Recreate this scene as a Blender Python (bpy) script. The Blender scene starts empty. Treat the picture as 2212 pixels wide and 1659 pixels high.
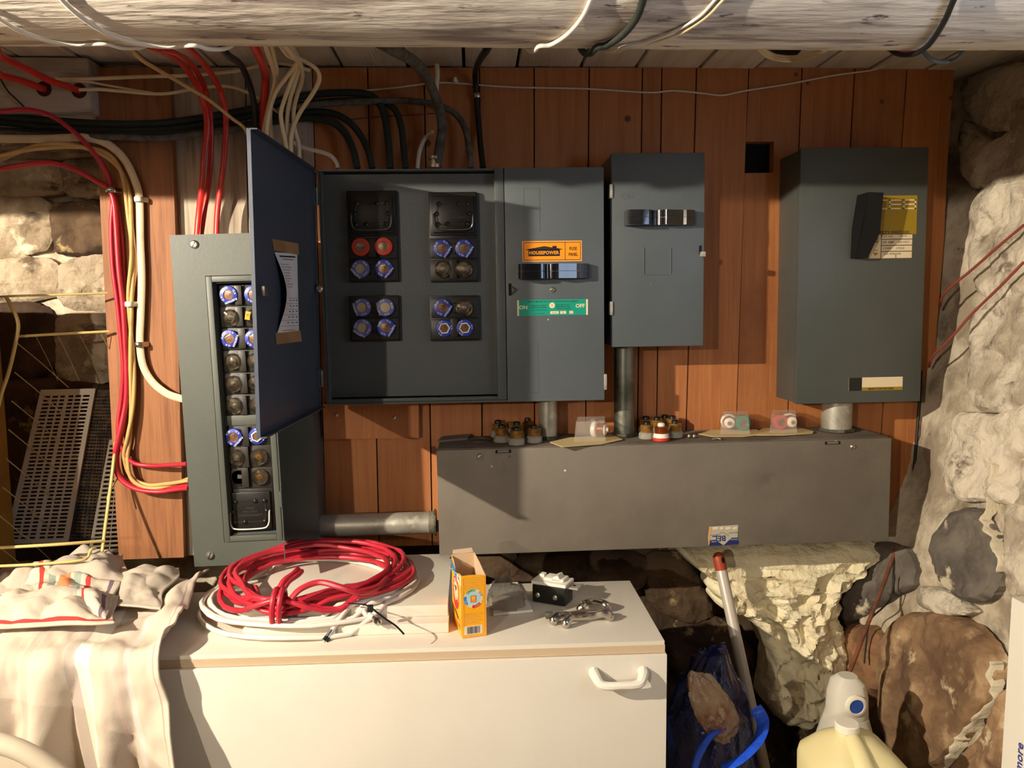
import bpy, bmesh, math, random
from mathutils import Vector, Matrix, noise
R = random.Random(7)
PI = math.pi
# ---------------------------------------------------------------- camera
EYE = 1.24
F = 1680.0
def cam_axes(p, y, r):
    cp, sp, cy, sy, cr, sr = math.cos(p), math.sin(p), math.cos(y), math.sin(y), math.cos(r), math.sin(r)
    fw = Vector((-sy*cp, cy*cp, -sp)); rt = Vector((cy, sy, 0)); up = rt.cross(fw)
    return rt*cr+up*sr, -rt*sr+up*cr, fw
RT, UP, FW = cam_axes(math.radians(5.65), math.radians(-2.84), math.radians(-0.55))
C = bpy.context.scene.collection
cam = bpy.data.objects.new('camera', bpy.data.cameras.new('camera')); C.objects.link(cam)
cam.data.sensor_width = 36; cam.data.lens = F/2212*36; cam.data.clip_start = .02
cm = Matrix.Identity(4)
for i in range(3):
    cm[i][0], cm[i][1], cm[i][2] = RT[i], UP[i], -FW[i]
cm[2][3] = EYE
cam.matrix_world = cm
bpy.context.scene.camera = cam
# ---------------------------------------------------------------- world, lights, exposure
sc = bpy.context.scene
w = bpy.data.worlds.new('cellar_air'); sc.world = w; w.use_nodes = True
w.node_tree.nodes['Background'].inputs[0].default_value = (.5, .6, .8, 1)
w.node_tree.nodes['Background'].inputs[1].default_value = .02
def lamp(name, kind, loc, energy, col, size=.03, rot=None, sy=None):
    l = bpy.data.lights.new(name, kind); l.energy = energy; l.color = col
    if kind == 'AREA':
        l.size = size
        if sy: l.shape = 'RECTANGLE'; l.size_y = sy
    else: l.shadow_soft_size = size
    o = bpy.data.objects.new(name, l); o.location = loc
    if rot: o.rotation_euler = rot
    C.objects.link(o); return o
lamp('cellar_bulb', 'POINT', (-1.30, .20, EYE+.405), 600, (1, .875, .70), .018)
lamp('cellar_bulb', 'POINT', (-1.26, -1.5, EYE+.30), 230, (1, .875, .70), .022)
lamp('window_daylight', 'AREA', (.872, .30, EYE+.15), 2.8, (.56, .73, 1), .46, (PI/2, 0, math.radians(90)), .26)
sc.view_settings.view_transform = 'Standard'; sc.view_settings.look = 'None'
sc.view_settings.gamma = 1; sc.view_settings.use_curve_mapping = False
sc.view_settings.exposure = 0.0
# ---------------------------------------------------------------- pixel helpers (turn photo measurements into metres at a known depth)
def ray(px, py): return RT*((px-1106)/F) - UP*((py-829.5)/F) + FW
def at(px, py, Y):
    d = ray(px, py); p = d*(Y/d.y); p.z += EYE; return p
def atz(px, py, Z):
    d = ray(px, py); p = d*((Z-EYE)/d.z); p.z += EYE; return p
V = Vector
def lin(c):
    f = lambda x: x/12.92 if x <= .04045 else ((x+.055)/1.055)**2.4
    return tuple(f(x/255) for x in c[:3]) + (1,)
# ---------------------------------------------------------------- materials
MATS = {}
def mat(name, col, rough=.5, metal=0, mix=None, bump=None, trans=0, ior=1.45, alpha=1, spec=.5, spots=None, emis=None, coat=0, rand=0, coord='Object'):
    """mix=[(col2, scale, lo, hi, (sx,sy,sz))...]; bump=(scale, strength, dist, stretch); spots=(col, scale, radius)"""
    m = bpy.data.materials.new(name); m.use_nodes = True
    nt = m.node_tree; N = nt.nodes; L = nt.links
    b = N['Principled BSDF']
    b.inputs['Roughness'].default_value = rough; b.inputs['Metallic'].default_value = metal
    b.inputs['Transmission Weight'].default_value = trans; b.inputs['IOR'].default_value = ior
    b.inputs['Alpha'].default_value = alpha; b.inputs['Specular IOR Level'].default_value = spec
    b.inputs['Coat Weight'].default_value = coat
    b.inputs['Base Color'].default_value = lin(col)
    tc = N.new('ShaderNodeTexCoord'); oi = None
    src = tc.outputs[coord]
    if rand:
        oi = N.new('ShaderNodeObjectInfo')
        va = N.new('ShaderNodeVectorMath'); va.operation = 'MULTIPLY_ADD'
        L.new(oi.outputs['Random'], va.inputs[0]); va.inputs[1].default_value = (37, 53, 71); L.new(src, va.inputs[2])
        src = va.outputs[0]
    def mapped(st):
        mp = N.new('ShaderNodeMapping'); mp.inputs['Scale'].default_value = st; L.new(src, mp.inputs['Vector']); return mp.outputs[0]
    cur = None
    rgb = N.new('ShaderNodeRGB'); rgb.outputs[0].default_value = lin(col); cur = rgb.outputs[0]
    def mixin(fac, col2):
        nonlocal cur
        mx = N.new('ShaderNodeMix'); mx.data_type = 'RGBA'
        L.new(fac, mx.inputs[0]); L.new(cur, mx.inputs[6]); mx.inputs[7].default_value = lin(col2); cur = mx.outputs[2]
    for k in (mix or []):
        c2, scl, lo, hi = k[:4]; st = k[4] if len(k) > 4 else (1, 1, 1)
        no = N.new('ShaderNodeTexNoise'); no.inputs['Scale'].default_value = scl; no.inputs['Detail'].default_value = 6; no.inputs['Roughness'].default_value = .62
        L.new(mapped(st), no.inputs['Vector'])
        mr = N.new('ShaderNodeMapRange'); mr.interpolation_type = 'SMOOTHSTEP'
        mr.inputs[1].default_value = lo; mr.inputs[2].default_value = hi; L.new(no.outputs[0], mr.inputs[0])
        mixin(mr.outputs[0], c2)
    for (c2, scl, rad) in (spots or []):
        vo = N.new('ShaderNodeTexVoronoi'); vo.inputs['Scale'].default_value = scl; L.new(mapped((1, 1, 1)), vo.inputs['Vector'])
        mr = N.new('ShaderNodeMapRange'); mr.interpolation_type = 'SMOOTHSTEP'
        mr.inputs[1].default_value = rad; mr.inputs[2].default_value = rad*.6; L.new(vo.outputs['Distance'], mr.inputs[0])
        # only some cells carry a spot
        sp = N.new('ShaderNodeSeparateColor'); L.new(vo.outputs['Color'], sp.inputs[0])
        gt = N.new('ShaderNodeMath'); gt.operation = 'GREATER_THAN'; gt.inputs[1].default_value = .6; L.new(sp.outputs[0], gt.inputs[0])
        mu = N.new('ShaderNodeMath'); mu.operation = 'MULTIPLY'; L.new(mr.outputs[0], mu.inputs[0]); L.new(gt.outputs[0], mu.inputs[1])
        mixin(mu.outputs[0], c2)
    if rand:
        hs = N.new('ShaderNodeHueSaturation')
        mr = N.new('ShaderNodeMapRange'); mr.inputs[3].default_value = 1-rand; mr.inputs[4].default_value = 1+rand*.6
        L.new(oi.outputs['Random'], mr.inputs[0]); L.new(mr.outputs[0], hs.inputs['Value']); L.new(cur, hs.inputs['Color']); cur = hs.outputs[0]
    L.new(cur, b.inputs['Base Color'])
    if bump:
        scl, stg, dist = bump[:3]; st = bump[3] if len(bump) > 3 else (1, 1, 1)
        no = N.new('ShaderNodeTexNoise'); no.inputs['Scale'].default_value = scl; no.inputs['Detail'].default_value = 5
        L.new(mapped(st), no.inputs['Vector'])
        bp = N.new('ShaderNodeBump'); bp.inputs['Strength'].default_value = stg; bp.inputs['Distance'].default_value = dist
        L.new(no.outputs[0], bp.inputs['Height']); L.new(bp.outputs[0], b.inputs['Normal'])
    if emis: b.inputs['Emission Color'].default_value = lin(emis[0]); b.inputs['Emission Strength'].default_value = emis[1]
    MATS[name] = m; return m
chips = [((205, 205, 195), 14, .03)]
mat('panel_grey', (84, 88, 81), .46, mix=[((77, 81, 75), 3, .4, .7)], bump=(260, .12, .002), spots=[((215, 215, 205), 19, .045)])
mat('panel_grey_dark', (78, 82, 83), .42, mix=[((70, 75, 76), 3, .4, .7)], bump=(260, .12, .002), spots=[((215, 215, 205), 21, .04)])
mat('door_shaded_blue', (66, 74, 90), .38, mix=[((60, 68, 84), 4, .4, .7)], bump=(240, .1, .002))  # grey door paint with the inner face's cool shade put into the colour
mat('switch_grey', (84, 90, 93), .42, mix=[((77, 84, 87), 3, .4, .7)], bump=(280, .1, .002), spots=[((210, 210, 200), 17, .04)])
mat('ceb_grey', (75, 78, 74), .4, mix=[((69, 73, 69), 3, .4, .7)], bump=(280, .1, .002), spots=[((210, 210, 200), 17, .035)])
mat('trough_grey', (112, 104, 93), .55, mix=[((102, 94, 83), 5, .4, .65), ((88, 80, 70), 9, .62, .8)], bump=(180, .25, .002), spots=[((200, 196, 186), 23, .06), ((84, 74, 64), 15, .05)])
mat('trough_dust', (120, 108, 96), .9, mix=[((92, 80, 70), 8, .4, .65)], bump=(120, .3, .002))
mat('pine', (182, 116, 66), .6, mix=[((166, 100, 54), 5, .35, .75, (14, 14, .7)), ((190, 126, 74), 9, .5, .75, (22, 22, .8)), ((156, 92, 50), 2.2, .55, .75)],
    spots=[((96, 50, 28), 9, .09), ((120, 66, 36), 17, .09)], bump=(60, .25, .002, (6, 6, .3)), rand=.14)
mat('brown_plank', (150, 98, 60), .65, mix=[((122, 76, 44), 6, .4, .7, (12, 12, .7)), ((104, 62, 38), 3, .6, .8)], spots=[((84, 48, 30), 7, .09)], bump=(50, .35, .003, (6, 6, .3)))
mat('grey_plank', (176, 160, 140), .7, mix=[((136, 120, 104), 6, .42, .7, (12, 12, .8)), ((110, 94, 78), 3, .62, .8)], spots=[((84, 66, 50), 9, .07)], bump=(50, .35, .003, (6, 6, .3)), rand=.1)
mat('ceiling_white', (228, 220, 208), .8, mix=[((206, 196, 182), 4, .4, .7, (8, 1, 1)), ((120, 104, 88), 10, .68, .8)], bump=(40, .3, .003, (6, .6, 1)), rand=.08)
mat('beam_white', (232, 222, 208), .75, mix=[((206, 194, 180), 4, .42, .68, (1, 6, 6)), ((158, 144, 136), 6, .50, .64, (.8, 7, 7)), ((92, 78, 72), 11, .60, .69, (2.2, 8, 8)), ((242, 234, 218), 5, .6, .75, (.8, 3, 3))],
    bump=(26, .6, .006, (.5, 4, 4)))
mat('sill_white', (176, 164, 150), .8, mix=[((130, 116, 100), 6, .45, .7, (1, 5, 5))], bump=(30, .5, .004, (.5, 3, 3)))
mat('whitewash', (204, 191, 168), .95, mix=[((156, 142, 120), 9, .42, .6), ((116, 102, 84), 6, .52, .68), ((80, 68, 56), 22, .62, .74)], bump=(38, .7, .008))
mat('stone_white', (206, 194, 174), .95, mix=[((166, 152, 132), 9, .45, .61), ((118, 105, 89), 15, .57, .69, (1, 1, 1.6)), ((214, 204, 184), 30, .58, .7)], bump=(42, 1, .012), rand=.12)
mat('stone_left', (176, 160, 136), .95, mix=[((132, 116, 94), 7, .42, .62), ((92, 78, 62), 12, .54, .68, (1, 1, 2.2)), ((206, 192, 166), 18, .58, .7)], bump=(40, 1, .012), rand=.15)
mat('stone_grey', (112, 104, 94), .9, mix=[((84, 76, 70), 10, .4, .65), ((196, 184, 158), 14, .62, .7)], bump=(50, .7, .006))
mat('stone_brown', (142, 112, 82), .9, mix=[((106, 80, 58), 8, .42, .64), ((178, 148, 112), 12, .5, .66), ((206, 186, 152), 17, .6, .70)], bump=(60, .8, .006), rand=.1)
mat('stone_rust', (150, 112, 78), .9, mix=[((112, 80, 54), 8, .4, .62, (1, 1, 3)), ((184, 150, 112), 14, .6, .72)], bump=(60, .8, .006))
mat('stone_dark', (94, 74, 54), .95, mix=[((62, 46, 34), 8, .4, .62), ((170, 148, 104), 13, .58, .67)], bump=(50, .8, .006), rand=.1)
mat('mortar_white', (206, 194, 168), .9, bump=(60, .8, .006))
mat('foam', (240, 228, 192), .75, mix=[((226, 208, 164), 10, .45, .75)], bump=(34, 1, .014))
mat('dark_rubble', (74, 66, 58), .95, mix=[((52, 46, 40), 4, .4, .65)], bump=(20, .8, .01))
mat('concrete', (84, 76, 68), .9, mix=[((62, 56, 48), 5, .4, .65)], bump=(60, .5, .004))
mat('black_plastic', (20, 19, 18), .32)
mat('bakelite', (36, 33, 29), .38, mix=[((48, 43, 37), 14, .45, .7)])
mat('bakelite_pullout', (26, 24, 22), .3)
mat('black_gloss', (13, 13, 16), .14, coat=.4)
mat('matte_black', (13, 13, 14), .5, spec=.3)
mat('void_black', (8, 8, 8), .9)
mat('red_jacket', (196, 44, 34), .38, mix=[((170, 34, 28), 20, .45, .7)])
mat('crimson_jacket', (186, 42, 58), .36, mix=[((160, 32, 46), 14, .45, .7)])
mat('cream_jacket', (222, 204, 168), .45, mix=[((198, 174, 132), 12, .5, .75)])
mat('tan_jacket', (196, 160, 100), .5, mix=[((168, 130, 74), 12, .45, .7, (1, 1, 1)), ((216, 186, 128), 25, .55, .75)])
mat('white_jacket', (214, 204, 190), .42, mix=[((190, 178, 160), 9, .5, .8)])
mat('bright_jacket', (226, 218, 206), .35)
mat('black_jacket', (24, 24, 24), .5)
mat('green_black', (30, 38, 30), .7, mix=[((44, 48, 40), 30, .45, .7)], bump=(200, .3, .002))
mat('grey_braid', (98, 92, 84), .85, mix=[((70, 64, 58), 60, .4, .65)], bump=(260, .5, .002))
mat('blue_grey_jacket', (108, 124, 140), .5)
mat('copper_red_wire', (132, 60, 48), .5)
mat('rust', (122, 70, 44), .85, mix=[((84, 56, 42), 30, .4, .65), ((150, 96, 62), 60, .6, .75)], bump=(160, .4, .002))
mat('rust_hole', (62, 26, 14), .95, bump=(120, .5, .004))
mat('galvanised', (178, 173, 160), .42, .45, mix=[((140, 133, 118), 20, .45, .7), ((198, 195, 184), 40, .5, .7)], bump=(70, .15, .002))
mat('dull_steel', (122, 122, 110), .42, .7, mix=[((86, 86, 74), 18, .4, .65), ((170, 164, 148), 40, .62, .75, (3, 3, .4))], bump=(70, .2, .002))
mat('steel', (198, 196, 188), .25, 1)
mat('chrome', (196, 190, 182), .2, 1)
mat('zinc_screw', (188, 184, 170), .3, .9)
mat('brass', (196, 156, 90), .32, .8, mix=[((160, 112, 56), 60, .5, .7)])
mat('copper', (184, 104, 58), .3, .9)
mat('glass', (235, 232, 220), .05, trans=1, ior=1.45)
mat('thick_glass', (206, 202, 186), .1, trans=.55, ior=1.3)
mat('window_pane', (150, 170, 200), .1, emis=((170, 195, 235), 1.2))
mat('fuse_core', (150, 140, 124), .25, .9, mix=[((92, 82, 70), 60, .45, .6)])
mat('fuse_window', (128, 92, 66), .3, .3, mix=[((90, 62, 46), 90, .45, .65)], coat=.5)
mat('fuse_pale', (176, 160, 124), .45)
mat('fuse_blue', (42, 62, 172), .35)
mat('fuse_violet', (96, 100, 168), .4)
mat('fuse_red', (198, 58, 38), .4)
mat('fuse_green', (18, 112, 78), .4)
mat('fuse_yellow', (216, 160, 30), .45)
mat('ink_white', (226, 224, 214), .5)
mat('ink_black', (26, 22, 20), .6)
mat('ink_grey', (112, 106, 100), .6)
mat('ink_dim', (64, 60, 54), .6)
mat('label_orange', (246, 146, 14), .45)
mat('label_pale', (236, 176, 96), .5)
mat('label_teal', (20, 142, 118), .4)
mat('label_yellow', (150, 122, 20), .5)
mat('label_cream', (222, 204, 168), .55)
mat('label_silver', (176, 170, 152), .4)
mat('label_navy', (26, 40, 96), .45)
mat('label_tan', (206, 160, 100), .6)
mat('paper', (214, 216, 226), .8, mix=[((196, 198, 210), 5, .4, .7)])
mat('masking_tape', (154, 122, 88), .75, mix=[((132, 100, 68), 9, .4, .7)])
mat('white_laminate', (226, 218, 203), .4, mix=[((219, 210, 194), 3, .4, .7)])
mat('laminate_edge', (196, 172, 142), .5)
mat('white_plastic', (228, 222, 208), .35)
mat('cloth_cream', (214, 196, 172), .95, bump=(500, .25, .001))
mat('cloth_dim', (180, 168, 152), .95, bump=(500, .25, .001))
mat('yellow_wire', (200, 178, 112), .4)
mat('shaded_wire', (150, 132, 92), .45)  # darker copy of the rack wire, shade put into its colour
mat('mustard', (150, 112, 40), .7, mix=[((120, 88, 30), 6, .4, .7)])
mat('grille_grey', (204, 194, 176), .6)
mat('mesh_brown', (92, 76, 58), .8, mix=[((48, 40, 32), 40, .4, .6)])
mat('clear_plastic', (240, 232, 222), .1, trans=.6, ior=1.2, alpha=.42)
mat('bag_plastic', (128, 120, 112), .15, trans=.5, ior=1.2, alpha=.55, bump=(50, .8, .01))
mat('card', (206, 182, 130), .8)
mat('box_yellow', (248, 170, 16), .45)
mat('box_inside', (202, 172, 140), .85)
mat('box_red', (214, 36, 56), .45)
mat('box_blue', (40, 128, 206), .45)
mat('box_sky', (176, 208, 216), .5)
mat('box_green', (120, 184, 140), .5)
mat('box_navy', (66, 44, 64), .5)
mat('pole_grey', (190, 180, 166), .35, .1)
mat('pole_cap', (158, 62, 30), .5)
mat('bag_blue', (14, 24, 70), .22, mix=[((28, 66, 170), 9, .56, .66), ((18, 20, 34), 6, .5, .64), ((190, 150, 40), 7, .66, .7), ((150, 120, 100), 8, .7, .74)], bump=(24, .8, .02), coat=.3)
mat('bag_bright', (34, 84, 214), .2, coat=.4, bump=(24, .8, .02))
mat('bag_tan', (150, 124, 100), .35, mix=[((110, 60, 44), 9, .5, .65), ((196, 180, 150), 14, .58, .7)], bump=(20, .8, .02))
mat('jug_beige', (232, 218, 164), .4, trans=.12, ior=1.3)
mat('jug_white', (226, 220, 204), .35, trans=.2, ior=1.3)
mat('cap_white', (232, 224, 206), .4)
mat('cap_blue', (44, 82, 170), .4)
mat('blur_beige', (196, 182, 160), .6)
mat('blue_pen', (52, 60, 140), .6)
# stripes (woven into the cloth, across its own width)
def stripes(name, base, bands, axis='x', coord='UV'):
    m = bpy.data.materials.new(name); m.use_nodes = True; N = m.node_tree.nodes; L = m.node_tree.links
    b = N['Principled BSDF']; b.inputs['Roughness'].default_value = .95; b.inputs['Specular IOR Level'].default_value = .2
    tc = N.new('ShaderNodeTexCoord'); sp = N.new('ShaderNodeSeparateXYZ'); L.new(tc.outputs[coord], sp.inputs[0])
    cr = N.new('ShaderNodeValToRGB'); cr.color_ramp.interpolation = 'CONSTANT'
    e = cr.color_ramp.elements; e[0].position = 0; e[0].color = lin(base); e.remove(e[1])
    for (p, c) in bands:
        k = e.new(p); k.color = lin(c or base)
    L.new(sp.outputs[0 if axis == 'x' else 1], cr.inputs[0]); L.new(cr.outputs[0], b.inputs['Base Color'])
    no = N.new('ShaderNodeTexNoise'); no.inputs['Scale'].default_value = 420; L.new(tc.outputs['Object'], no.inputs['Vector'])
    bp = N.new('ShaderNodeBump'); bp.inputs['Strength'].default_value = .3; bp.inputs['Distance'].default_value = .001
    L.new(no.outputs[0], bp.inputs['Height']); L.new(bp.outputs[0], b.inputs['Normal'])
    MATS[name] = m
stripes('cloth_striped', (200, 186, 168), [(.06, (224, 213, 195)), (.12, None), (.27, (228, 218, 200)), (.33, None), (.47, (188, 172, 156)), (.5, None), (.62, (186, 172, 160)), (.66, (226, 216, 198)), (.72, None), (.80, (210, 188, 174)), (.815, None), (.84, (206, 193, 184)), (.87, None), (.965, (168, 150, 146)), (.975, None)])
stripes('towel_striped', (192, 180, 164), [(.2, (176, 66, 54)), (.25, None), (.3, (150, 156, 142)), (.38, None), (.42, (214, 132, 84)), (.54, None), (.58, (146, 154, 142)), (.66, None), (.7, (190, 66, 62)), (.74, None), (.9, (110, 92, 104)), (.94, None)])
stripes('flap_red_edge', (198, 184, 166), [(.9, (164, 62, 56)), (.94, None)], 'y')
# ---------------------------------------------------------------- mesh builder
WL = {}
TXT = {}
def text_geo(s, bold=0.0):
    k = (s, bold)
    if k not in TXT:
        cu = bpy.data.curves.new('t', 'FONT'); cu.body = s; cu.size = 1; cu.align_x = 'CENTER'; cu.align_y = 'CENTER'; cu.offset = bold; cu.resolution_u = 2
        o = bpy.data.objects.new('t', cu); C.objects.link(o)
        me = bpy.data.meshes.new_from_object(o)
        vs = [v.co.copy() for v in me.vertices]; fs = [tuple(p.vertices) for p in me.polygons]
        bpy.data.objects.remove(o); bpy.data.curves.remove(cu); bpy.data.meshes.remove(me)
        if vs:
            cx = (min(v.x for v in vs)+max(v.x for v in vs))/2; cy = (min(v.y for v in vs)+max(v.y for v in vs))/2
            hh = max(v.y for v in vs)-min(v.y for v in vs); ww = max(v.x for v in vs)-min(v.x for v in vs)
            TXT[k] = ([(v.x-cx, v.y-cy) for v in vs], fs, ww, hh)
        else: TXT[k] = ([], [], 1, 1)
    return TXT[k]
class MB:
    def __init__(s, M=None):
        s.v = []; s.f = []; s.m = []; s.mats = []; s.uv = {}; s.M = M or Matrix.Identity(4)
    def mi(s, m):
        if m not in s.mats: s.mats.append(m)
        return s.mats.index(m)
    def add(s, vs, fs, m, M=None):
        T = s.M @ M if M is not None else s.M
        b = len(s.v); s.v += [T @ V(v) for v in vs]
        i = s.mi(m) if isinstance(m, str) else None
        for k, f in enumerate(fs):
            s.f.append(tuple(b+j for j in f)); s.m.append(i if i is not None else s.mi(m[k]))
        return b
    def box(s, x0, x1, y0, y1, z0, z1, m, bev=0, M=None):
        if bev <= 0:
            vs = [(x, y, z) for x in (x0, x1) for y in (y0, y1) for z in (z0, z1)]
            s.add(vs, [(0, 1, 3, 2), (4, 6, 7, 5), (0, 4, 5, 1), (2, 3, 7, 6), (0, 2, 6, 4), (1, 5, 7, 3)], m, M)
        else:
            bm = bmesh.new(); bmesh.ops.create_cube(bm, size=1)
            for v in bm.verts:
                v.co = V(((x0+x1)/2+v.co.x*(x1-x0), (y0+y1)/2+v.co.y*(y1-y0), (z0+z1)/2+v.co.z*(z1-z0)))
            bmesh.ops.bevel(bm, geom=bm.edges[:], offset=bev, segments=2, affect='EDGES', profile=.6)
            bm.verts.index_update()
            s.add([v.co.copy() for v in bm.verts], [[v.index for v in f.verts] for f in bm.faces], m, M); bm.free()
        return s
    def prism(s, poly, vec, m, M=None):
        n = len(poly); vec = V(vec); vs = [V(p) for p in poly] + [V(p)+vec for p in poly]
        s.add(vs, [tuple(range(n))[::-1], tuple(range(n, 2*n))] + [(i, (i+1) % n, n+(i+1) % n, n+i) for i in range(n)], m, M); return s
    def quad(s, a, b, c, d, m, M=None): s.add([a, b, c, d], [(0, 1, 2, 3)], m, M); return s
    def lathe(s, prof, m, n=20, M=None, cap=True):
        """profile of (radius, height) along +Z of M; m a name or list per segment"""
        vs = []; fs = []; ms = []
        for (r, h) in prof:
            for k in range(n):
                a = 2*PI*k/n; vs.append((r*math.cos(a), r*math.sin(a), h))
        for i in range(len(prof)-1):
            for k in range(n):
                fs.append((i*n+k, i*n+(k+1) % n, (i+1)*n+(k+1) % n, (i+1)*n+k)); ms.append(m if isinstance(m, str) else m[i])
        if cap:
            fs.append(tuple(range(n))[::-1]); ms.append(ms[0]); fs.append(tuple((len(prof)-1)*n+k for k in range(n))); ms.append(ms[-2])
        s.add(vs, fs, ms, M); return s
    def tube(s, pts, r, m, n=8, flat=1.0, closed=False, M=None, fdir=None):
        pts = [V(p) for p in pts]; N = len(pts); vs = []; fs = []
        up = None
        for i, p in enumerate(pts):
            if closed: t = (pts[(i+1) % N]-pts[i-1])
            else: t = pts[min(i+1, N-1)]-pts[max(i-1, 0)]
            t = t.normalized() if t.length > 1e-9 else V((0, 0, 1))
            if fdir is not None: ref = V(fdir)
            else: ref = up if up is not None else (V((0, 0, 1)) if abs(t.z) < .9 else V((1, 0, 0)))
            a = ref - t*ref.dot(t)
            if a.length < 1e-4: a = V((1, 0, 0)) - t*t.x
            a.normalize(); b = t.cross(a); up = a
            rr = r[i] if isinstance(r, (list, tuple)) else r
            for k in range(n):
                g = 2*PI*k/n; vs.append(p + a*(rr*flat*math.cos(g)) + b*(rr*math.sin(g)))
        E_ = N if closed else N-1
        for i in range(E_):
            j = (i+1) % N
            for k in range(n): fs.append((i*n+k, i*n+(k+1) % n, j*n+(k+1) % n, j*n+k))
        if not closed: fs += [tuple(range(n))[::-1], tuple((N-1)*n+k for k in range(n))]
        s.add(vs, fs, m, M); return s
    def disc(s, c, r, m, n=20, M=None, y=0):
        """flat disc in the local XZ plane facing -Y"""
        s.add([(c[0]+r*math.cos(2*PI*k/n), y, c[1]+r*math.sin(2*PI*k/n)) for k in range(n)], [tuple(range(n))], m, M); return s
    def rect(s, x0, x1, z0, z1, y, m, M=None): return s.quad((x0, y, z0), (x1, y, z0), (x1, y, z1), (x0, y, z1), m, M)
    def text(s, t, cx, cz, h, y, m, bold=0.0, wid=None, rot=0, M=None):
        """lettering in the local XZ plane facing -Y, h = letter height, wid = total width"""
        vs, fs, ww, hh = text_geo(t, bold)
        if not vs: return s
        k = h/hh; kx = (wid/ww) if wid else k; c, sn = math.cos(rot), math.sin(rot)
        out = [(cx+(x*kx)*c-(z*k)*sn, y, cz+(x*kx)*sn+(z*k)*c) for (x, z) in vs]
        s.add(out, fs, m, M); return s
    def mesh(s, name, off, sharp=35):
        me = bpy.data.meshes.new(name); me.from_pydata([v-off for v in s.v], [], s.f)
        for m in s.mats: me.materials.append(MATS[m])
        me.polygons.foreach_set('material_index', s.m)
        me.polygons.foreach_set('use_smooth', [True]*len(s.f))
        me.update()
        if s.uv:
            ul = me.uv_layers.new(name='UVMap')
            for lp in me.loops: ul.data[lp.index].uv = s.uv.get(lp.vertex_index, (0, 0))
        me.set_sharp_from_angle(angle=math.radians(sharp)); return me
    def build(s, name, parent=None, label=None, cat=None, group=None, kind=None, sharp=35):
        xs = [v.x for v in s.v]; ys = [v.y for v in s.v]; zs = [v.z for v in s.v]
        off = V(((min(xs)+max(xs))/2, (min(ys)+max(ys))/2, min(zs) if parent is None else (min(zs)+max(zs))/2))
        o = bpy.data.objects.new(name, s.mesh(name, off, sharp)); C.objects.link(o)
        if parent is not None:
            o.parent = parent; o.location = off-WL[parent]
        else: o.location = off
        WL[o] = off
        tag(o, label, cat, group, kind); return o
def tag(o, label=None, cat=None, group=None, kind=None):
    if label: o['label'] = label
    if cat: o['category'] = cat
    if group: o['group'] = group
    if kind: o['kind'] = kind
    return o
def thing(name, label, cat, loc, group=None):
    o = bpy.data.objects.new(name, None); o.empty_display_size = .02; C.objects.link(o); o.location = loc; WL[o] = V(loc)
    return tag(o, label, cat, group)
def struct(mb, name, label=None, parent=None):
    return mb.build(name, parent, label, kind=None if parent else 'structure')
def spline(pts, k=6, closed=False):
    pts = [V(p) for p in pts]; n = len(pts); out = []
    for i in range(n if closed else n-1):
        if closed: a, b, c, d = pts[i-1], pts[i], pts[(i+1) % n], pts[(i+2) % n]
        else: a, b, c, d = pts[max(i-1, 0)], pts[i], pts[i+1], pts[min(i+2, n-1)]
        for j in range(k):
            t = j/k
            out.append(.5*((2*b)+(c-a)*t+(2*a-5*b+4*c-d)*t*t+(3*b-a-3*c+d)*t**3))
    if not closed: out.append(pts[-1])
    return out
class FR:
    """frame of a wall-mounted box: x right, z up, y into the wall, origin at its front top left corner"""
    def __init__(s, tl, tr, bl, Y):
        s.Y = Y; A, B, D = at(*tl, Y), at(*tr, Y), at(*bl, Y)
        ex = (B-A).normalized(); ez = (A-D); s.h = ez.length; ez = (ez-ex*ez.dot(ex)).normalized(); ey = ez.cross(ex)
        s.w = (B-A).length; M = Matrix.Identity(4)
        for i in range(3): M[i][0], M[i][1], M[i][2], M[i][3] = ex[i], ey[i], ez[i], A[i]
        s.M = M; s.I = M.inverted()
    def uv(s, px, py, dy=0):
        d = s.I @ at(px, py, s.Y+dy); return d.x, d.z
    def box(s, mb, p0, p1, y0, y1, m, bev=0):
        """box whose front face (at depth y0) spans pixels p0 (top left) to p1 (bottom right)"""
        a = s.uv(*p0, y0); b = s.uv(*p1, y0); mb.box(a[0], b[0], y0, y1, b[1], a[1], m, bev); return mb
    def mb(s): return MB(s.M)
    def world(s, x, y, z): return s.M @ V((x, y, z))
FACE = Matrix.Rotation(PI/2, 4, 'X')     # lathe axis +Z -> -Y (towards the room)
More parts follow.
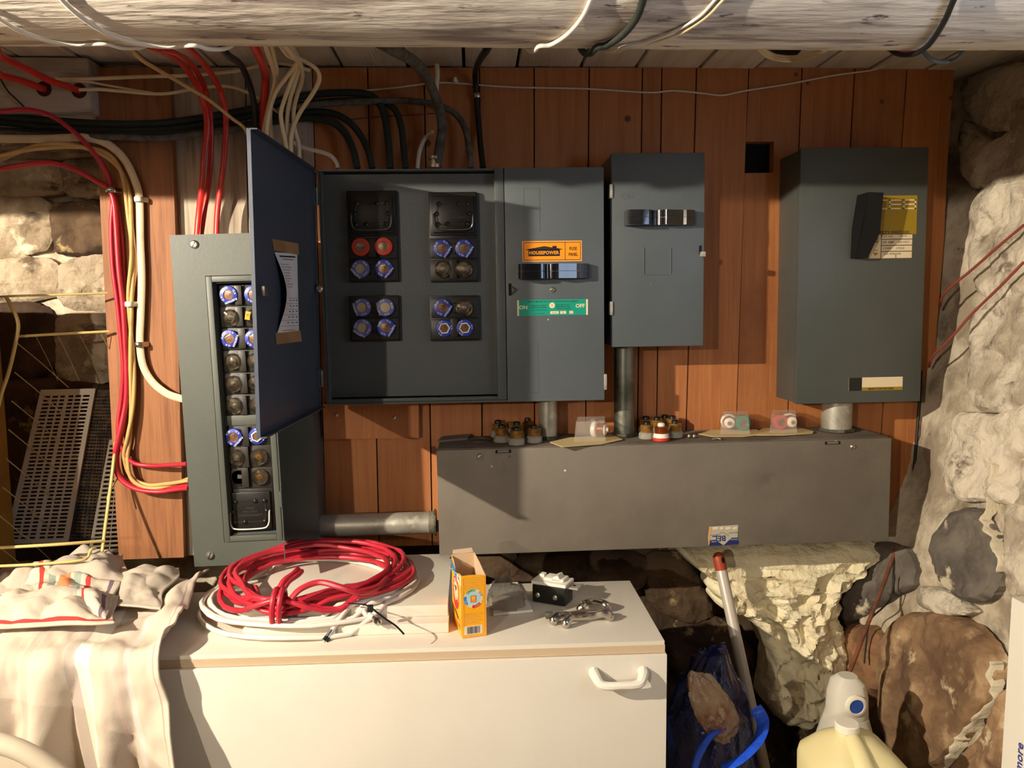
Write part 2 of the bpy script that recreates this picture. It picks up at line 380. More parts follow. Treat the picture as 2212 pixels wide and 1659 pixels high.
# ---------------------------------------------------------------- room shell
CZ = EYE+.442                       # underside of the ceiling boards
YB = 1.57
W = 1.48                            # front face of the backing boards
def sm(t): t = max(0, min(1, t)); return t*t*(3-2*t)
def xr(z): return .985 - .17*max(0, min(1.3, (CZ-z)/.88))
RC = .10
def wall_base(seg, t, z):
    X = xr(z)
    if seg == 0: return V((-2.1+(X-RC+2.1)*t, YB, z)), V((0, -1, 0))
    if seg == 1:
        a = t*PI/2; return V((X-RC+RC*math.sin(a), YB-RC+RC*math.cos(a), z)), V((-math.sin(a), -math.cos(a), 0))
    return V((X, YB-RC-(YB-RC+2.2)*t, z)), V((-1, 0, 0))
def wdisp(p):
    return -.012 + .022*noise.fractal(p*5, 1, 2, 4) + .007*noise.fractal(p*22+V((3, 1, 7)), 1, 2, 3)
def wall_grid(cols, z0, z1, nz, m):
    mb = MB(); vs = []
    for (seg, t) in cols:
        for j in range(nz+1):
            z = z0+(z1-z0)*j/nz; p, n = wall_base(seg, t, z); vs.append(p+n*(wdisp(p)))
    fs = [(i*(nz+1)+j, i*(nz+1)+j+1, (i+1)*(nz+1)+j+1, (i+1)*(nz+1)+j) for i in range(len(cols)-1) for j in range(nz)]
    ms = []
    for f in fs:
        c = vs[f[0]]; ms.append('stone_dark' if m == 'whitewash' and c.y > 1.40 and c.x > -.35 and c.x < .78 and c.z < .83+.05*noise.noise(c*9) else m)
    mb.add(vs, fs, ms); return mb
colsA = [(0, .2*i/8) for i in range(8)] + [(0, .2+.8*i/150) for i in range(151)] + [(1, i/6) for i in range(1, 4)]
colsB = [(1, i/6) for i in range(3, 7)] + [(2, .28*i/60) for i in range(1, 61)]
wall_back = struct(wall_grid(colsA, 0, CZ+.03, 110, 'whitewash'), 'wall_back')
wall_right = struct(wall_grid(colsB, 0, CZ+.03, 110, 'whitewash'), 'wall_right')
mb = wall_grid([(2, .28+.72*i/14) for i in range(15)], 0, CZ+.03, 40, 'dark_rubble'); struct(mb, 'wall_right')
mb = MB(); mb.box(-2.2, -2.1, -2.2, 1.6, 0, CZ+.03, 'dark_rubble'); struct(mb, 'wall_left')
mb = MB(); mb.box(-2.2, 1.1, -2.3, -2.2, 0, CZ+.03, 'dark_rubble'); struct(mb, 'wall_front')
mb = MB(); mb.box(-2.2, 1.1, -2.3, 1.7, -.05, 0, 'concrete'); struct(mb, 'floor')
mb = MB(); mb.box(-2.2, 1.1, -2.3, 1.7, CZ+.022, CZ+.05, 'dark_rubble'); ceiling = struct(mb, 'ceiling')
# small cellar window in the right wall, beside the viewer
mb = MB()
for (y0, y1, z0, z1) in ((.03, .06, -.02, .32), (.54, .57, -.02, .32), (.06, .54, -.02, .01), (.06, .54, .29, .32), (.29, .31, .01, .29)):
    mb.box(.88, .99, y0, y1, EYE+z0, EYE+z1, 'sill_white', .002)
win = mb.build('window_1', None, 'small cellar window letting in daylight', kind='structure')
for y0, y1 in ((.06, .29), (.31, .54)):
    mb = MB(); mb.box(.892, .896, y0, y1, EYE+.01, EYE+.29, 'window_pane'); mb.build('pane', win)
def wallhit(px, py):
    d = ray(px, py); lo, hi = .2/d.y, 1.9/d.y
    def inside(t):
        p = d*t; z = p.z+EYE; X = xr(z)
        if p.y > YB or p.x > X: return True
        if p.x > X-RC and p.y > YB-RC: return (p.x-X+RC)**2+(p.y-YB+RC)**2 > RC*RC
        return False
    for _ in range(40):
        mid = (lo+hi)/2
        if inside(mid): hi = mid
        else: lo = mid
    p = d*hi; p.z += EYE; X = xr(p.z)
    if p.x > X-RC and p.y > YB-RC: n = V((X-RC-p.x, YB-RC-p.y, 0)).normalized()
    elif p.y > YB-.002: n = V((0, -1, 0))
    else: n = V((-1, 0, 0))
    return p, n
def pt_in(poly, x, y):
    c = False; j = len(poly)-1
    for i in range(len(poly)):
        xi, yi = poly[i]; xj, yj = poly[j]
        if (yi > y) != (yj > y) and x < (xj-xi)*(y-yi)/(yj-yi)+xi: c = not c
        j = i
    return c
def edge_d(poly, x, y):
    b = 1e9; j = len(poly)-1
    for i in range(len(poly)):
        ax, ay = poly[j]; bx, by = poly[i]; dx, dy = bx-ax, by-ay
        t = max(0, min(1, ((x-ax)*dx+(y-ay)*dy)/(dx*dx+dy*dy+1e-9))); b = min(b, math.hypot(x-ax-t*dx, y-ay-t*dy)); j = i
    return b
def lump(poly, step, bulge, rad, m, rough=.006, freq=18, surf=wallhit, sink=.02, centre=None, wob=5, billow=0):
    """a lump set in the wall: its outline, how far it stands proud and its uneven face"""
    n = len(poly); per = max(3, int(90/n)) if step > 6 else max(4, int(150/n))
    ol = [(p.x, p.y) for p in spline([V((a, b, 0)) for a, b in poly], per, True)]
    cx, cy = centre or (sum(p[0] for p in poly)/n, sum(p[1] for p in poly)/n)
    N = len(ol); mx = sum(math.hypot(a-cx, b-cy) for a, b in ol)/N
    rings = max(8, int(mx/step)); vs = []
    ts = [1.0, 1.0] + [1-(k/rings)**1.0 for k in range(1, rings)]
    for ri, t in enumerate(ts):
        for (a, b) in ol:
            w0 = noise.noise(V((a*.045, b*.045, n)))*wob*t + noise.noise(V((a*.13, b*.13, n)))*wob*.4*t
            L_ = math.hypot(a-cx, b-cy)+1e-6; x = cx+(a-cx)*t+w0*(a-cx)/L_; y = cy+(b-cy)*t+w0*(b-cy)/L_
            p, nr = surf(x, y); d = (1-t)*L_
            if ri == 0: h = -sink
            else:
                k = min(1, d/rad); h = .003+bulge*math.sqrt(max(0, 1-(1-k)**2)) + rough*(.3+.7*k)*noise.fractal(p*freq, 1, 2, 5) + billow*(.25+.75*k)*(.5-abs(noise.noise(p*24))-.6*abs(noise.noise(p*52+V((3, 1, 4)))))
            vs.append(p+nr*h)
    fs = [(r*N+k, r*N+(k+1) % N, (r+1)*N+(k+1) % N, (r+1)*N+k) for r in range(len(ts)-1) for k in range(N)]
    p, nr = surf(cx, cy); vs.append(p+nr*(.003+bulge+rough*noise.fractal(p*freq, 1, 2, 5))); c = len(vs)-1; b0 = (len(ts)-1)*N
    fs += [(b0+k, b0+(k+1) % N, c) for k in range(N)]
    mb = MB(); mb.add(vs, fs, m); return mb
def seam(path, wpx, m):
    """a bead of mortar squeezed along a joint"""
    P = []; nr = []
    pts = spline([V((a, b, 0)) for a, b in path], 8)
    vs = []; K = 7
    for i, q in enumerate(pts):
        t = (pts[min(i+1, len(pts)-1)]-pts[max(i-1, 0)]).normalized(); sd = V((-t.y, t.x, 0)); w_ = wpx*(.4+1.6*abs(noise.noise(V((i*.55, wpx, 0)))))
        if i in (0, len(pts)-1): w_ *= .3
        for k in range(K):
            u = k/(K-1)*2-1; e = q+sd*(u*w_); p, n = wallhit(e.x, e.y); vs.append(p+n*(.016*math.sqrt(max(0, 1-u*u))+.010*noise.noise(p*70)-.004*(abs(u) > .99)))
    mb = MB(); mb.add(vs, [(i*K+k, (i+1)*K+k, (i+1)*K+k+1, i*K+k+1) for i in range(len(pts)-1) for k in range(K-1)], m); return mb
stones = [
 (wall_right, 'stone_grey', [(2050, 1112), (2110, 1100), (2150, 1140), (2168, 1220), (2150, 1285), (2090, 1300), (2040, 1260), (2015, 1180)]),
 (wall_right, 'stone_brown', [(1930, 1345), (2000, 1322), (2080, 1340), (2140, 1400), (2155, 1470), (2120, 1550), (2050, 1640), (1960, 1665), (1910, 1560), (1900, 1440)]),
 (wall_right, 'stone_brown', [(2130, 1580), (2180, 1500), (2230, 1480), (2240, 1700), (2070, 1700), (2080, 1640)]),
 (wall_right, 'stone_rust', [(1815, 1372), (1880, 1350), (1908, 1400), (1892, 1500), (1850, 1550), (1800, 1520)]),
 (wall_right, 'stone_grey', [(1850, 1180), (1960, 1185), (1975, 1260), (1910, 1300), (1840, 1340), (1815, 1300)]),
 (wall_right, 'stone_white', [(2115, 420), (2230, 400), (2230, 620), (2130, 640), (2095, 560)]),
 (wall_right, 'stone_white', [(2095, 165), (2230, 140), (2230, 250), (2150, 285), (2085, 230)]),
 (wall_right, 'stone_white', [(2085, 262), (2140, 305), (2225, 268), (2230, 380), (2110, 405), (2075, 345)]),
 (wall_right, 'stone_white', [(2120, 665), (2230, 645), (2230, 860), (2110, 880), (2098, 760)]),
 (wall_right, 'stone_white', [(2060, 905), (2150, 895), (2230, 885), (2230, 1070), (2150, 1085), (2050, 1060)]),
 (wall_right, 'stone_white', [(2178, 1110), (2230, 1090), (2230, 1270), (2185, 1280)]),
 (wall_right, 'stone_white', [(1985, 1270), (2040, 1275), (2100, 1320), (2060, 1330), (1990, 1310)]),
 (wall_back, 'stone_dark', [(1390, 1205), (1470, 1195), (1520, 1255), (1545, 1325), (1490, 1350), (1400, 1295)]),
 (wall_back, 'stone_dark', [(1430, 1365), (1500, 1335), (1560, 1338), (1620, 1390), (1642, 1450), (1600, 1505), (1500, 1485), (1440, 1440)]),
 (wall_back, 'stone_dark', [(1110, 1205), (1380, 1195), (1385, 1270), (1250, 1280), (1115, 1275)]),
 (wall_back, 'stone_dark', [(880, 1165), (1095, 1170), (1100, 1275), (960, 1280), (870, 1240)]),
 (wall_back, 'stone_dark', [(1560, 1520), (1650, 1490), (1700, 1580), (1690, 1670), (1600, 1660)]),
 (wall_back, 'stone_dark', [(1720, 1590), (1790, 1560), (1860, 1560), (1880, 1680), (1720, 1690)]),
 (wall_back, 'stone_left', [(-60, 432), (90, 428), (118, 470), (100, 540), (-60, 556)]),
 (wall_back, 'stone_dark', [(126, 440), (250, 446), (255, 535), (140, 552), (112, 505)]),
 (wall_back, 'stone_left', [(-60, 572), (112, 560), (122, 640), (-60, 655)]),
 (wall_back, 'stone_left', [(130, 572), (250, 556), (250, 668), (140, 660)]),
 (wall_back, 'stone_left', [(-60, 296), (240, 294), (240, 338), (-60, 344)]),
 (wall_back, 'stone_left', [(-60, 352), (120, 350), (130, 418), (-60, 420)]),
 (wall_back, 'stone_left', [(138, 350), (245, 346), (248, 425), (144, 420)]),
 (wall_back, 'stone_dark', [(-60, 672), (104, 662), (112, 800), (-60, 810)]),
 (wall_back, 'stone_left', [(122, 690), (250, 680), (250, 815), (136, 826)]),
 (wall_back, 'stone_dark', [(-60, 830), (250, 836), (250, 980), (-60, 980)]),
 (wall_back, 'stone_dark', [(-60, 1000), (250, 1000), (250, 1190), (-60, 1190)]),
]
for par, m, poly in stones:
    lump(poly, 9, .007 if ('white' in m or 'left' in m) else .015, 26, m, .014, 17).build('stone', par)
for path, wd in (([(2158, 1000), (2152, 1060), (2140, 1122), (2156, 1160), (2174, 1200), (2172, 1236)], 5), ([(2154, 1428), (2152, 1475), (2164, 1505), (2136, 1545), (2090, 1588), (2062, 1640), (2050, 1690)], 5.5)):
    seam(path, wd, 'mortar_white').build('mortar_seam', wall_right)
# ceiling boards, each its own piece; they run from the wall over the camera
seams = [-190, -60, 69, 194, 330, 465, 600, 737, 880, 1002, 1117, 1256, 1375, 1512, 1632, 1764, 1880, 2000, 2120, 2240]
for a, b in zip(seams[:-1], seams[1:]):
    x0 = at(a, 147, W).x+.003; x1 = at(b, 147, W).x-.003
    mb = MB(); mb.box(x0, x1, .62, 1.56, CZ-R.uniform(0, .003), CZ+.021, 'ceiling_white', .0015); mb.build('ceiling_board', ceiling)
# ---------------------------------------------------------------- log beam (flat top against the boards)
BY, BZ, BR = .885, EYE+.4185, .129
def beam_r(x, a): return BR*(1+.025*noise.noise(V((x*2.2, math.cos(a)*1.4, math.sin(a)*1.4)))+.01*noise.noise(V((x*9, math.cos(a)*4, math.sin(a)*4))))
mb = MB(); vs = []; nx, na = 90, 44; a0 = math.asin((CZ-BZ)/BR)
for i in range(nx+1):
    x = -1.6+2.62*i/nx
    for k in range(na+1):
        a = PI-a0+(PI+2*a0)*k/na; r = beam_r(x, a); z = BZ+r*math.sin(a)
        if k in (0, na): z = CZ-.0005
        vs.append((x, BY+r*math.cos(a), min(z, CZ-.0005)))
fs = [(i*(na+1)+k, (i+1)*(na+1)+k, (i+1)*(na+1)+k+1, i*(na+1)+k+1) for i in range(nx) for k in range(na)]
fs += [tuple(range(na+1)), tuple(nx*(na+1)+k for k in range(na, -1, -1))] + [(i*(na+1), i*(na+1)+na, (i+1)*(na+1)+na, (i+1)*(na+1)) for i in range(nx)]
mb.add(vs, fs, 'beam_white')
lb = mb.build('log_beam', None, 'whitewashed round log beam running across under the ceiling boards', 'beam')
lb2 = lb.copy(); lb2.location.y -= 1.22; lb2.location.z -= .035; lb2['label'] = 'unseen second log, added behind the camera to block the rear bulb'; C.objects.link(lb2)  # beam copy added out of view to keep the rear bulb off the upper boards
for lx, ly, lz, tx in ((-1.30, .20, EYE+.405, 'unseen dark dish added over the left bulb to keep its light off the boards'), (-1.26, -1.5, EYE+.30, 'unseen dark dish added over the rear bulb to keep its light off the boards')):
    sh = thing('light_shield', tx, 'lamp', (lx, ly, CZ-.02))  # dishes added above the bulbs, out of view, to cut light bouncing off the ceiling
    mb = MB(Matrix.Translation((lx, ly, lz))); mb.lathe([(.17, -.004), (.13, .012), (.06, .024), (.02, .036)], 'black_plastic', 28); mb.build('shield_dish', sh)
    mb = MB(); mb.tube([V((lx, ly, lz+.03)), V((lx, ly, CZ))], .012, 'black_plastic', 10); mb.build('stem', sh)
def onbeam(px, py, off):
    d = ray(px, py); r = BR*1.012+off; oz = EYE-BZ
    # |(t dy - BY, t dz + oz)| = r
    A = d.y**2+d.z**2; B = -2*d.y*BY+2*d.z*oz; Cc = BY**2+oz**2-r*r; D = B*B-4*A*Cc
    t = (-B-math.sqrt(D))/(2*A) if D > 0 else -B/(2*A)
    p = d*t; p.z += EYE
    if D <= 0:
        v = V((0, p.y-BY, p.z-BZ)); v = v.normalized()*r; p = V((p.x, BY+v.y, BZ+v.z))
    return p
# ---------------------------------------------------------------- backing boards
back = thing('plank_backing', 'vertical orange pine boards backing the electrical boxes on the stone wall', 'wall boards', at(1150, 1150, W))
def plank(poly, Y, th, m, name='plank', lab=None, gap=.0009):
    cx = sum(p[0] for p in poly)/len(poly)
    pts = []
    for (x, y) in poly:
        p = at(x, y, Y); p.x += gap*(1 if x < cx else -1); pts.append(p)
    mb = MB(); mb.prism(pts, (0, th, 0), m); return mb.build(name, back, lab)
plank([(200, 146), (367, 146), (372, 290), (380, 505), (398, 1204), (256, 1209), (250, 1120)], 1.462, .03, 'brown_plank', lab='wide weathered brown plank at the left end')
plank([(368, 146), (529, 146), (536, 505), (560, 1195), (400, 1200), (381, 505)], W, .022, 'grey_plank', lab='grey weathered plank')
plank([(530, 146), (674, 146), (705, 1192), (561, 1195), (537, 505)], W, .022, 'grey_plank', lab='grey weathered plank')
sx = [((674, 146), (705, 1190)), ((794, 146), (819, 1181)), ((916, 146), (934, 1178)), ((1036, 146), (1043, 1176)), ((1154, 146), (1155, 1150)), ((1273, 146), (1263, 1150)),
      ((1388, 146), (1374, 1150)), ((1430, 146), (1415, 1150)), ((1505, 146), (1476, 1150)), ((1618, 145), (1583, 1140)), ((1733, 144), (1692, 1140)), ((1847, 143), (1790, 1135)), ((1960, 142), (1890, 1130))]
for i in range(len(sx)-1):
    (a, b), (c, d) = sx[i], sx[i+1]
    if i == 0: poly = [a, c, (d[0], 1180), (b[0], 1190)]
    elif i == 9:      # this board has a dark square opening cut in its left edge
        poly = [a, c, d, b, (1606, 373), (1671, 372), (1672, 306), (1611, 306)]
        poly = [a, c, d, b, (1609, 374), (1671, 373), (1672, 306), (1611.5, 306)]
    else: poly = [a, c, d, b]
    pts = [at(x, y, W+R.uniform(-.0006, .0006)) for x, y in poly]
    k = len(pts)
    pts[0].x += .0013; pts[3].x += .0013; pts[1].x -= .0013; pts[2].x -= .0013
    mb = MB(); mb.prism(pts, (0, .022, 0), 'pine'); mb.build('plank', back)
plank([(1960, 142), (2063, 142), (2046, 376), (2041, 509), (2025, 705), (2014, 901), (2002, 980), (1982, 1113), (1960, 1135), (1890, 1130)], W, .022, 'pine')
mb = MB(); mb.prism([at(*q, W-.017) for q in ((697, 872), (904, 872), (905, 946), (700, 949))], (0, .0165, 0), 'pine')
cl = mb.build('cleat', back, 'short horizontal board across the planks')
for q in ((727, 896), (852, 902)):
    mb = MB(); mb.lathe([(.0032, 0), (.0032, .002), (.001, .003)], 'zinc_screw', 10, Matrix.Translation(at(*q, W-.017)) @ FACE); mb.build('screw', cl)
mb = MB(); mb.box(at(1606, 330, W+.03).x, at(1680, 330, W+.03).x, W+.0225, W+.03, at(1640, 385, W+.03).z, at(1640, 295, W+.03).z, 'void_black'); mb.build('opening_back', back, 'dark square opening cut into a board')
# whitewashed sill timber at the upper left, with two bored holes
sill = thing('sill_timber', 'whitewashed sill timber above the stones at the upper left', 'timber', at(60, 240, 1.44))
mb = MB(); p0 = at(-420, 156, 1.43); p1 = at(199, 243, 1.43); mb.box(p0.x, p1.x-.002, 1.43, YB-.03, p1.z, CZ-.004, 'sill_white', .006); mb.build('timber_face', sill)
for q in ((95, 192), (171, 196)):
    mb = MB(); c = at(*q, 1.4295)
    vs = [(c.x+.013*(1+.25*noise.noise(V((k, q[0], 0))))*math.cos(k*PI/8), 1.4292, c.z+.013*(1+.25*noise.noise(V((k, 5, q[0]))))*math.sin(k*PI/8)) for k in range(16)]
    mb.prism(vs, (0, .0006, 0), 'rust_hole'); mb.build('bored_hole', sill, 'rusty bored hole')
# ---------------------------------------------------------------- fuses
FM = {}
def fuse_mesh(kind):
    if kind in FM: return FM[kind]
    mb = MB(FACE.copy()); r = .0158
    ring = dict(blue='fuse_blue', violet='fuse_violet', red='fuse_red', hex='fuse_blue', green='fuse_green')
    if kind in ('blue', 'violet', 'red', 'green'):
        n = 24 if kind != 'red' else 16
        win = 'fuse_pale' if kind == 'violet' else 'fuse_window'
        mb.lathe([(r*.8, 0), (r*.97, .002), (r, .006), (r*.94, .0085), (r*.56, .0095), (r*.52, .0072), (.0005, .0078)], [ring[kind]]*4+['steel', win], n)
        mb.M = Matrix.Identity(4)
        if kind != 'red':
            a0 = dict(blue=2.3, violet=.7, green=1.57)[kind]
            for t, a in (('BUSS', a0), ('15 A', a0+PI*.55), ('FUSETRON', a0+PI), ('15 A', a0+PI*1.5)):
                mb.text(t, r*.75*math.cos(a), r*.75*math.sin(a), .0034, -.0096, 'ink_white', .02, rot=a-PI/2)
            if kind == 'blue': mb.box(-.0062, .0030, -.0092, -.0075, .0042, .0052, 'steel')
    elif kind == 'hex':
        mb.lathe([(r*.8, 0), (r*.97, .003), (r*.9, .006), (r*.62, .0066)], 'fuse_blue', 20)
        mb.lathe([(r*.66, .006), (r*.64, .010), (r*.5, .0106), (r*.46, .009), (.0004, .0092)], ['ink_white', 'ink_white', 'steel', 'fuse_window'], 6)
        mb.M = Matrix.Identity(4)
        for a in (0, 2, 4): mb.text('15 A', r*.8*math.cos(a), r*.8*math.sin(a), .003, -.0067, 'ink_white', .02, rot=a-PI/2)
    elif kind in ('glass', 'amber', 'tagged'):
        mb.lathe([(r*.86, 0), (r*.86, .001), (r*.3, .0015), (.0004, .003)], ['steel', 'fuse_core', 'brass' if kind == 'amber' else 'steel'], 20)
        mb.lathe([(r*.93, .0), (r*.95, .006), (r*.84, .009), (r*.5, .0102), (r*.46, .0125), (.0004, .0132)], 'glass', 12)
        if kind == 'tagged':
            mb.M = Matrix.Identity(4); mb.box(-r*.95, -r*.4, -.0115, -.0105, -.007, .0075, 'fuse_yellow'); mb.text('15', -r*.68, .001, .004, -.0117, 'ink_black', .02, rot=PI/2)
    elif kind == 'empty':
        mb.lathe([(r*.95, 0), (r*.95, .003), (r*.82, .0032), (r*.78, -.012), (.0005, -.012)], ['black_plastic', 'black_plastic', 'brass', 'void_black'], 20)
        mb.M = Matrix.Identity(4); mb.box(-.002, .008, -.002, .004, -.002, .005, 'steel')
    FM[kind] = mb.mesh('plug_fuse', V((0, 0, 0))); return FM[kind]
FLAB = dict(blue='blue-rimmed plug fuse', violet='pale blue-rimmed plug fuse', red='red-rimmed plug fuse', hex='blue plug fuse with hexagonal window', glass='clear glass plug fuse', amber='glass plug fuse with amber centre', tagged='glass plug fuse with a yellow tag', empty='empty fuse socket')
def put_fuse(kind, P, block):
    o = bpy.data.objects.new('plug_fuse' if kind != 'empty' else 'empty_socket', fuse_mesh(kind)); C.objects.link(o); o.parent = block
    o.location = V(P)-WL[block]; o.rotation_euler = (0, R.uniform(-.5, .5), 0); o['label'] = FLAB[kind]; return o
def screw(fr, px, py, y, r, par, m='zinc_screw', name='screw'):
    x, z = fr.uv(px, py, y); mb = fr.mb(); T = Matrix.Translation((x, y, z)) @ FACE
    mb.lathe([(r, 0), (r*.98, r*.25), (r*.7, r*.55), (.0002, r*.66)], m, 14, T)
    mb.box(x-r*.7, x+r*.7, y-r*.72, y-r*.5, z-r*.09, z+r*.09, 'black_plastic', M=Matrix.Translation((x, 0, z)) @ Matrix.Rotation(R.uniform(0, 3), 4, 'Y') @ Matrix.Translation((-x, 0, -z)))
    return mb.build(name, par)
def fuse_row(fr, par, p0, p1, y0, fuses, cx, style):
    """one bakelite row carrying two plug fuses"""
    mb = fr.mb(); a = fr.uv(*p0, y0); b = fr.uv(*p1, y0)
    mb.box(a[0], b[0], y0, y0+.02, b[1]+.0006, a[1]-.0006, 'bakelite', .0012)
    mb.box(a[0]+.003, b[0]-.003, y0-.0015, y0+.001, b[1]+.003, a[1]-.003, 'bakelite', .0006)
    c = fr.uv(*cx, y0)
    hw = .0052 if style == 0 else .0062; hh = (a[1]-b[1])*(.25 if style == 0 else .44)
    if style == 0:      # hollow rectangular boss between the two fuses
        for (x0, x1, z0, z1) in ((-hw, -hw+.0016, -hh, hh), (hw-.0016, hw, -hh, hh), (-hw, hw, -hh, -hh+.0016), (-hw, hw, hh-.0016, hh)):
            mb.box(c[0]+x0, c[0]+x1, y0-.005, y0, c[1]+z0, c[1]+z1, 'black_plastic')
    else:
        mb.box(c[0]-hw, c[0]+hw, y0-.007, y0, c[1]-hh, c[1]+hh, 'bakelite', .001); mb.box(c[0]+hw+.001, c[0]+hw+.005, y0-.0018, y0, c[1]-hh, c[1]+hh, 'void_black')
    blk = mb.build('fuse_block', par)
    for kind, q in fuses:
        x, z = fr.uv(*q, y0-.002); put_fuse(kind, fr.world(x, y0-.0015, z), blk)
    return blk
def pullout(fr, par, p0, p1, y0, bail, studs):
    """pull-out main fuse holder with a wire bail handle"""
    mb = fr.mb(); a = fr.uv(*p0, y0); b = fr.uv(*p1, y0); w_ = b[0]-a[0]; h_ = a[1]-b[1]
    mb.box(a[0], b[0], y0, y0+.02, b[1], a[1], 'bakelite_pullout', .0015)
    mb.box(a[0]+.005, b[0]-.005, y0-.005, y0+.001, b[1]+.004, a[1]-.005, 'bakelite_pullout', .002)
    X = lambda u: a[0]+w_*u
    Z = lambda v: a[1]-h_*v
    for u, v in studs:
        mb.lathe([(.0042, 0), (.0042, .002), (.0026, .0035), (.0004, .0042)], 'bakelite_pullout', 12, Matrix.Translation((X(u), y0-.005, Z(v))) @ FACE)
    for (u0, v0), (u1, v1) in ((studs[0], studs[2]), (studs[5], studs[7]), (studs[0], studs[3]), (studs[2], studs[4]), (studs[3], studs[5]), (studs[4], studs[7])):
        mb.tube([(X(u0), y0-.0052, Z(v0)), (X(u1), y0-.0052, Z(v1))], .0012, 'bakelite', 6)
    for k, t in enumerate(('MAIN', 'PULL OUT', 'TO DISCONNECT')):
        mb.text(t, X(.5), Z(.43+.08*k), .0038, y0-.0053, 'ink_dim')
    po = mb.build('fuse_pullout', par)
    mb = fr.mb(); pts = [(X(.09), y0-.004, Z(.50)), (X(.085), y0-.010, Z(.55)), (X(.09), y0-.012, Z(.72)), (X(.13), y0-.013, Z(.83)), (X(.22), y0-.013, Z(.875)), (X(.5), y0-.0135, Z(.885)), (X(.78), y0-.013, Z(.875)), (X(.87), y0-.013, Z(.83)), (X(.91), y0-.012, Z(.72)), (X(.915), y0-.010, Z(.55)), (X(.91), y0-.004, Z(.50))]
    mb.tube(spline(pts, 4), .0013, bail, 8); mb.build('bail_handle', po, 'wire bail handle')
    return po
ST = [(.2, .27), (.62, .27), (.82, .27), (.15, .5), (.85, .5), (.17, .74), (.38, .74), (.8, .74)]
# ---------------------------------------------------------------- left fuse panel (tall, narrow)
YA = 1.375
A = FR((366, 508), (652, 500), (403, 1225), YA)
pa = thing('fuse_panel', 'tall narrow grey fuse panel with two columns of plug fuses and no front lid in view', 'fuse panel', A.world(A.w/2, .05, -A.h))
pa['label'] = 'tall narrow grey fuse panel at the left with its slim lid standing open'
aw, ah = A.w, A.h
o0 = A.uv(443, 596); o1 = A.uv(612, 1166)
mb = A.mb()
for (x0, x1, z0, z1) in ((0, o0[0], -ah, 0), (o1[0], aw, -ah, 0), (o0[0], o1[0], o0[1], 0), (o0[0], o1[0], -ah, o1[1])):
    mb.box(x0, x1, 0, .004, z0, z1, 'panel_grey')
mb.build('front_cover', pa)
mb = A.mb()
for (x0, x1, z0, z1) in ((.006, .01, -ah+.006, -.006), (aw-.01, aw-.006, -ah+.006, -.006), (.006, aw-.006, -.01, -.006), (.006, aw-.006, -ah+.006, -ah+.01)):
    mb.box(x0, x1, .004, W-YA-.006, z0, z1, 'panel_grey_dark')
mb.box(.006, aw-.006, W-YA-.01, W-YA-.004, -ah+.006, -.006, 'panel_grey_dark'); mb.build('box_shell', pa)
mb = A.mb(); t = .011
for k, (x0, x1, z0, z1) in enumerate(((o0[0]+.001, o0[0]+t, o1[1], o0[1]-.001), (o1[0]-t, o1[0]-.001, o1[1], o0[1]-.001), (o0[0]+t, o1[0]-t, o0[1]-t, o0[1]-.001), (o0[0]+t, o1[0]-t, o1[1]+.001, o1[1]+t))):
    mb.box(x0, x1, -.0015, .014, z0, z1, 'panel_grey', .0012)
for (x0, x1, z0, z1) in ((o0[0]+t, o0[0]+t+.002, o1[1]+t, o0[1]-t), (o1[0]-t-.002, o1[0]-t, o1[1]+t, o0[1]-t), (o0[0]+t, o1[0]-t, o0[1]-t-.002, o0[1]-t), (o0[0]+t, o1[0]-t, o1[1]+t, o1[1]+t+.002)):
    mb.box(x0, x1, .012, .03, z0, z1, 'panel_grey_dark')
mb.box(o0[0], o1[0], .032, .036, o1[1], o0[1], 'void_black')
mb.build('opening_frame', pa)
for q in ((420, 528), (454, 1200), (627, 1196)): screw(A, *q, 0, .0075, pa)
D = .020
def rowA(y0, y1, xl, xr_, fus, cx): fuse_row(A, pa, (xl, y0), (xr_, y1), D, fus, cx, 1)
dk = .97
rowA(616, 660, 470, 574, [('blue', (496, 637)), ('blue', (549, 636))], (517, 638))
rowA(662, 706, 471, 576, [('glass', (500, 686)), ('tagged', (552, 684))], (519, 684))
rowA(709, 754, 473, 578, [('blue', (498, 731)), ('blue', (550, 731))], (525, 731))
rowA(757, 804, 474, 580, [('glass', (504, 781)), ('glass', (554, 780))], (526, 780))
rowA(806, 850, 475, 582, [('glass', (506, 829)), ('glass', (556, 828))], (529, 828))
rowA(853, 896, 477, 584, [('glass', (508, 876)), ('glass', (558, 875))], (528, 875))
mb = A.mb(); A.box(mb, (478, 899), (592, 916), D-.004, .03, 'panel_grey', .001); mb.build('divider_bar', pa)
rowA(919, 961, 484, 590, [('blue', (507, 943)), ('hex', (557, 941))], (532, 942))
rowA(964, 1010, 485, 592, [('glass', (513, 988)), ('amber', (560, 986))], (532, 986))
rowA(1012, 1055, 486, 594, [('empty', (516, 1031)), ('amber', (562, 1029))], (532, 1030))
pullout(A, pa, (488, 1058), (596, 1147), D, 'bright_jacket', ST)
# slim lid, hinged on the right and standing almost edge-on to the room
hx, hz1 = o1[0]+.001, o1[1]; lw = .128
hw_ = A.world(hx, -.002, 0); T = Matrix.Translation((hx, -.002, 0)) @ Matrix.Rotation(math.atan2(-hw_.y, -hw_.x), 4, 'Z')
mb = A.mb(); mb.box(0, lw, -.0007, .0007, hz1, o0[1], 'panel_grey', 0, T)
lid = mb.build('lid', pa)
for zz in (o1[1]+.075, o0[1]-.075):
    mb = A.mb(); mb.tube([(hx, -.003, zz-.014), (hx, -.003, zz+.014)], .003, 'panel_grey_dark', 8); mb.build('hinge', lid)
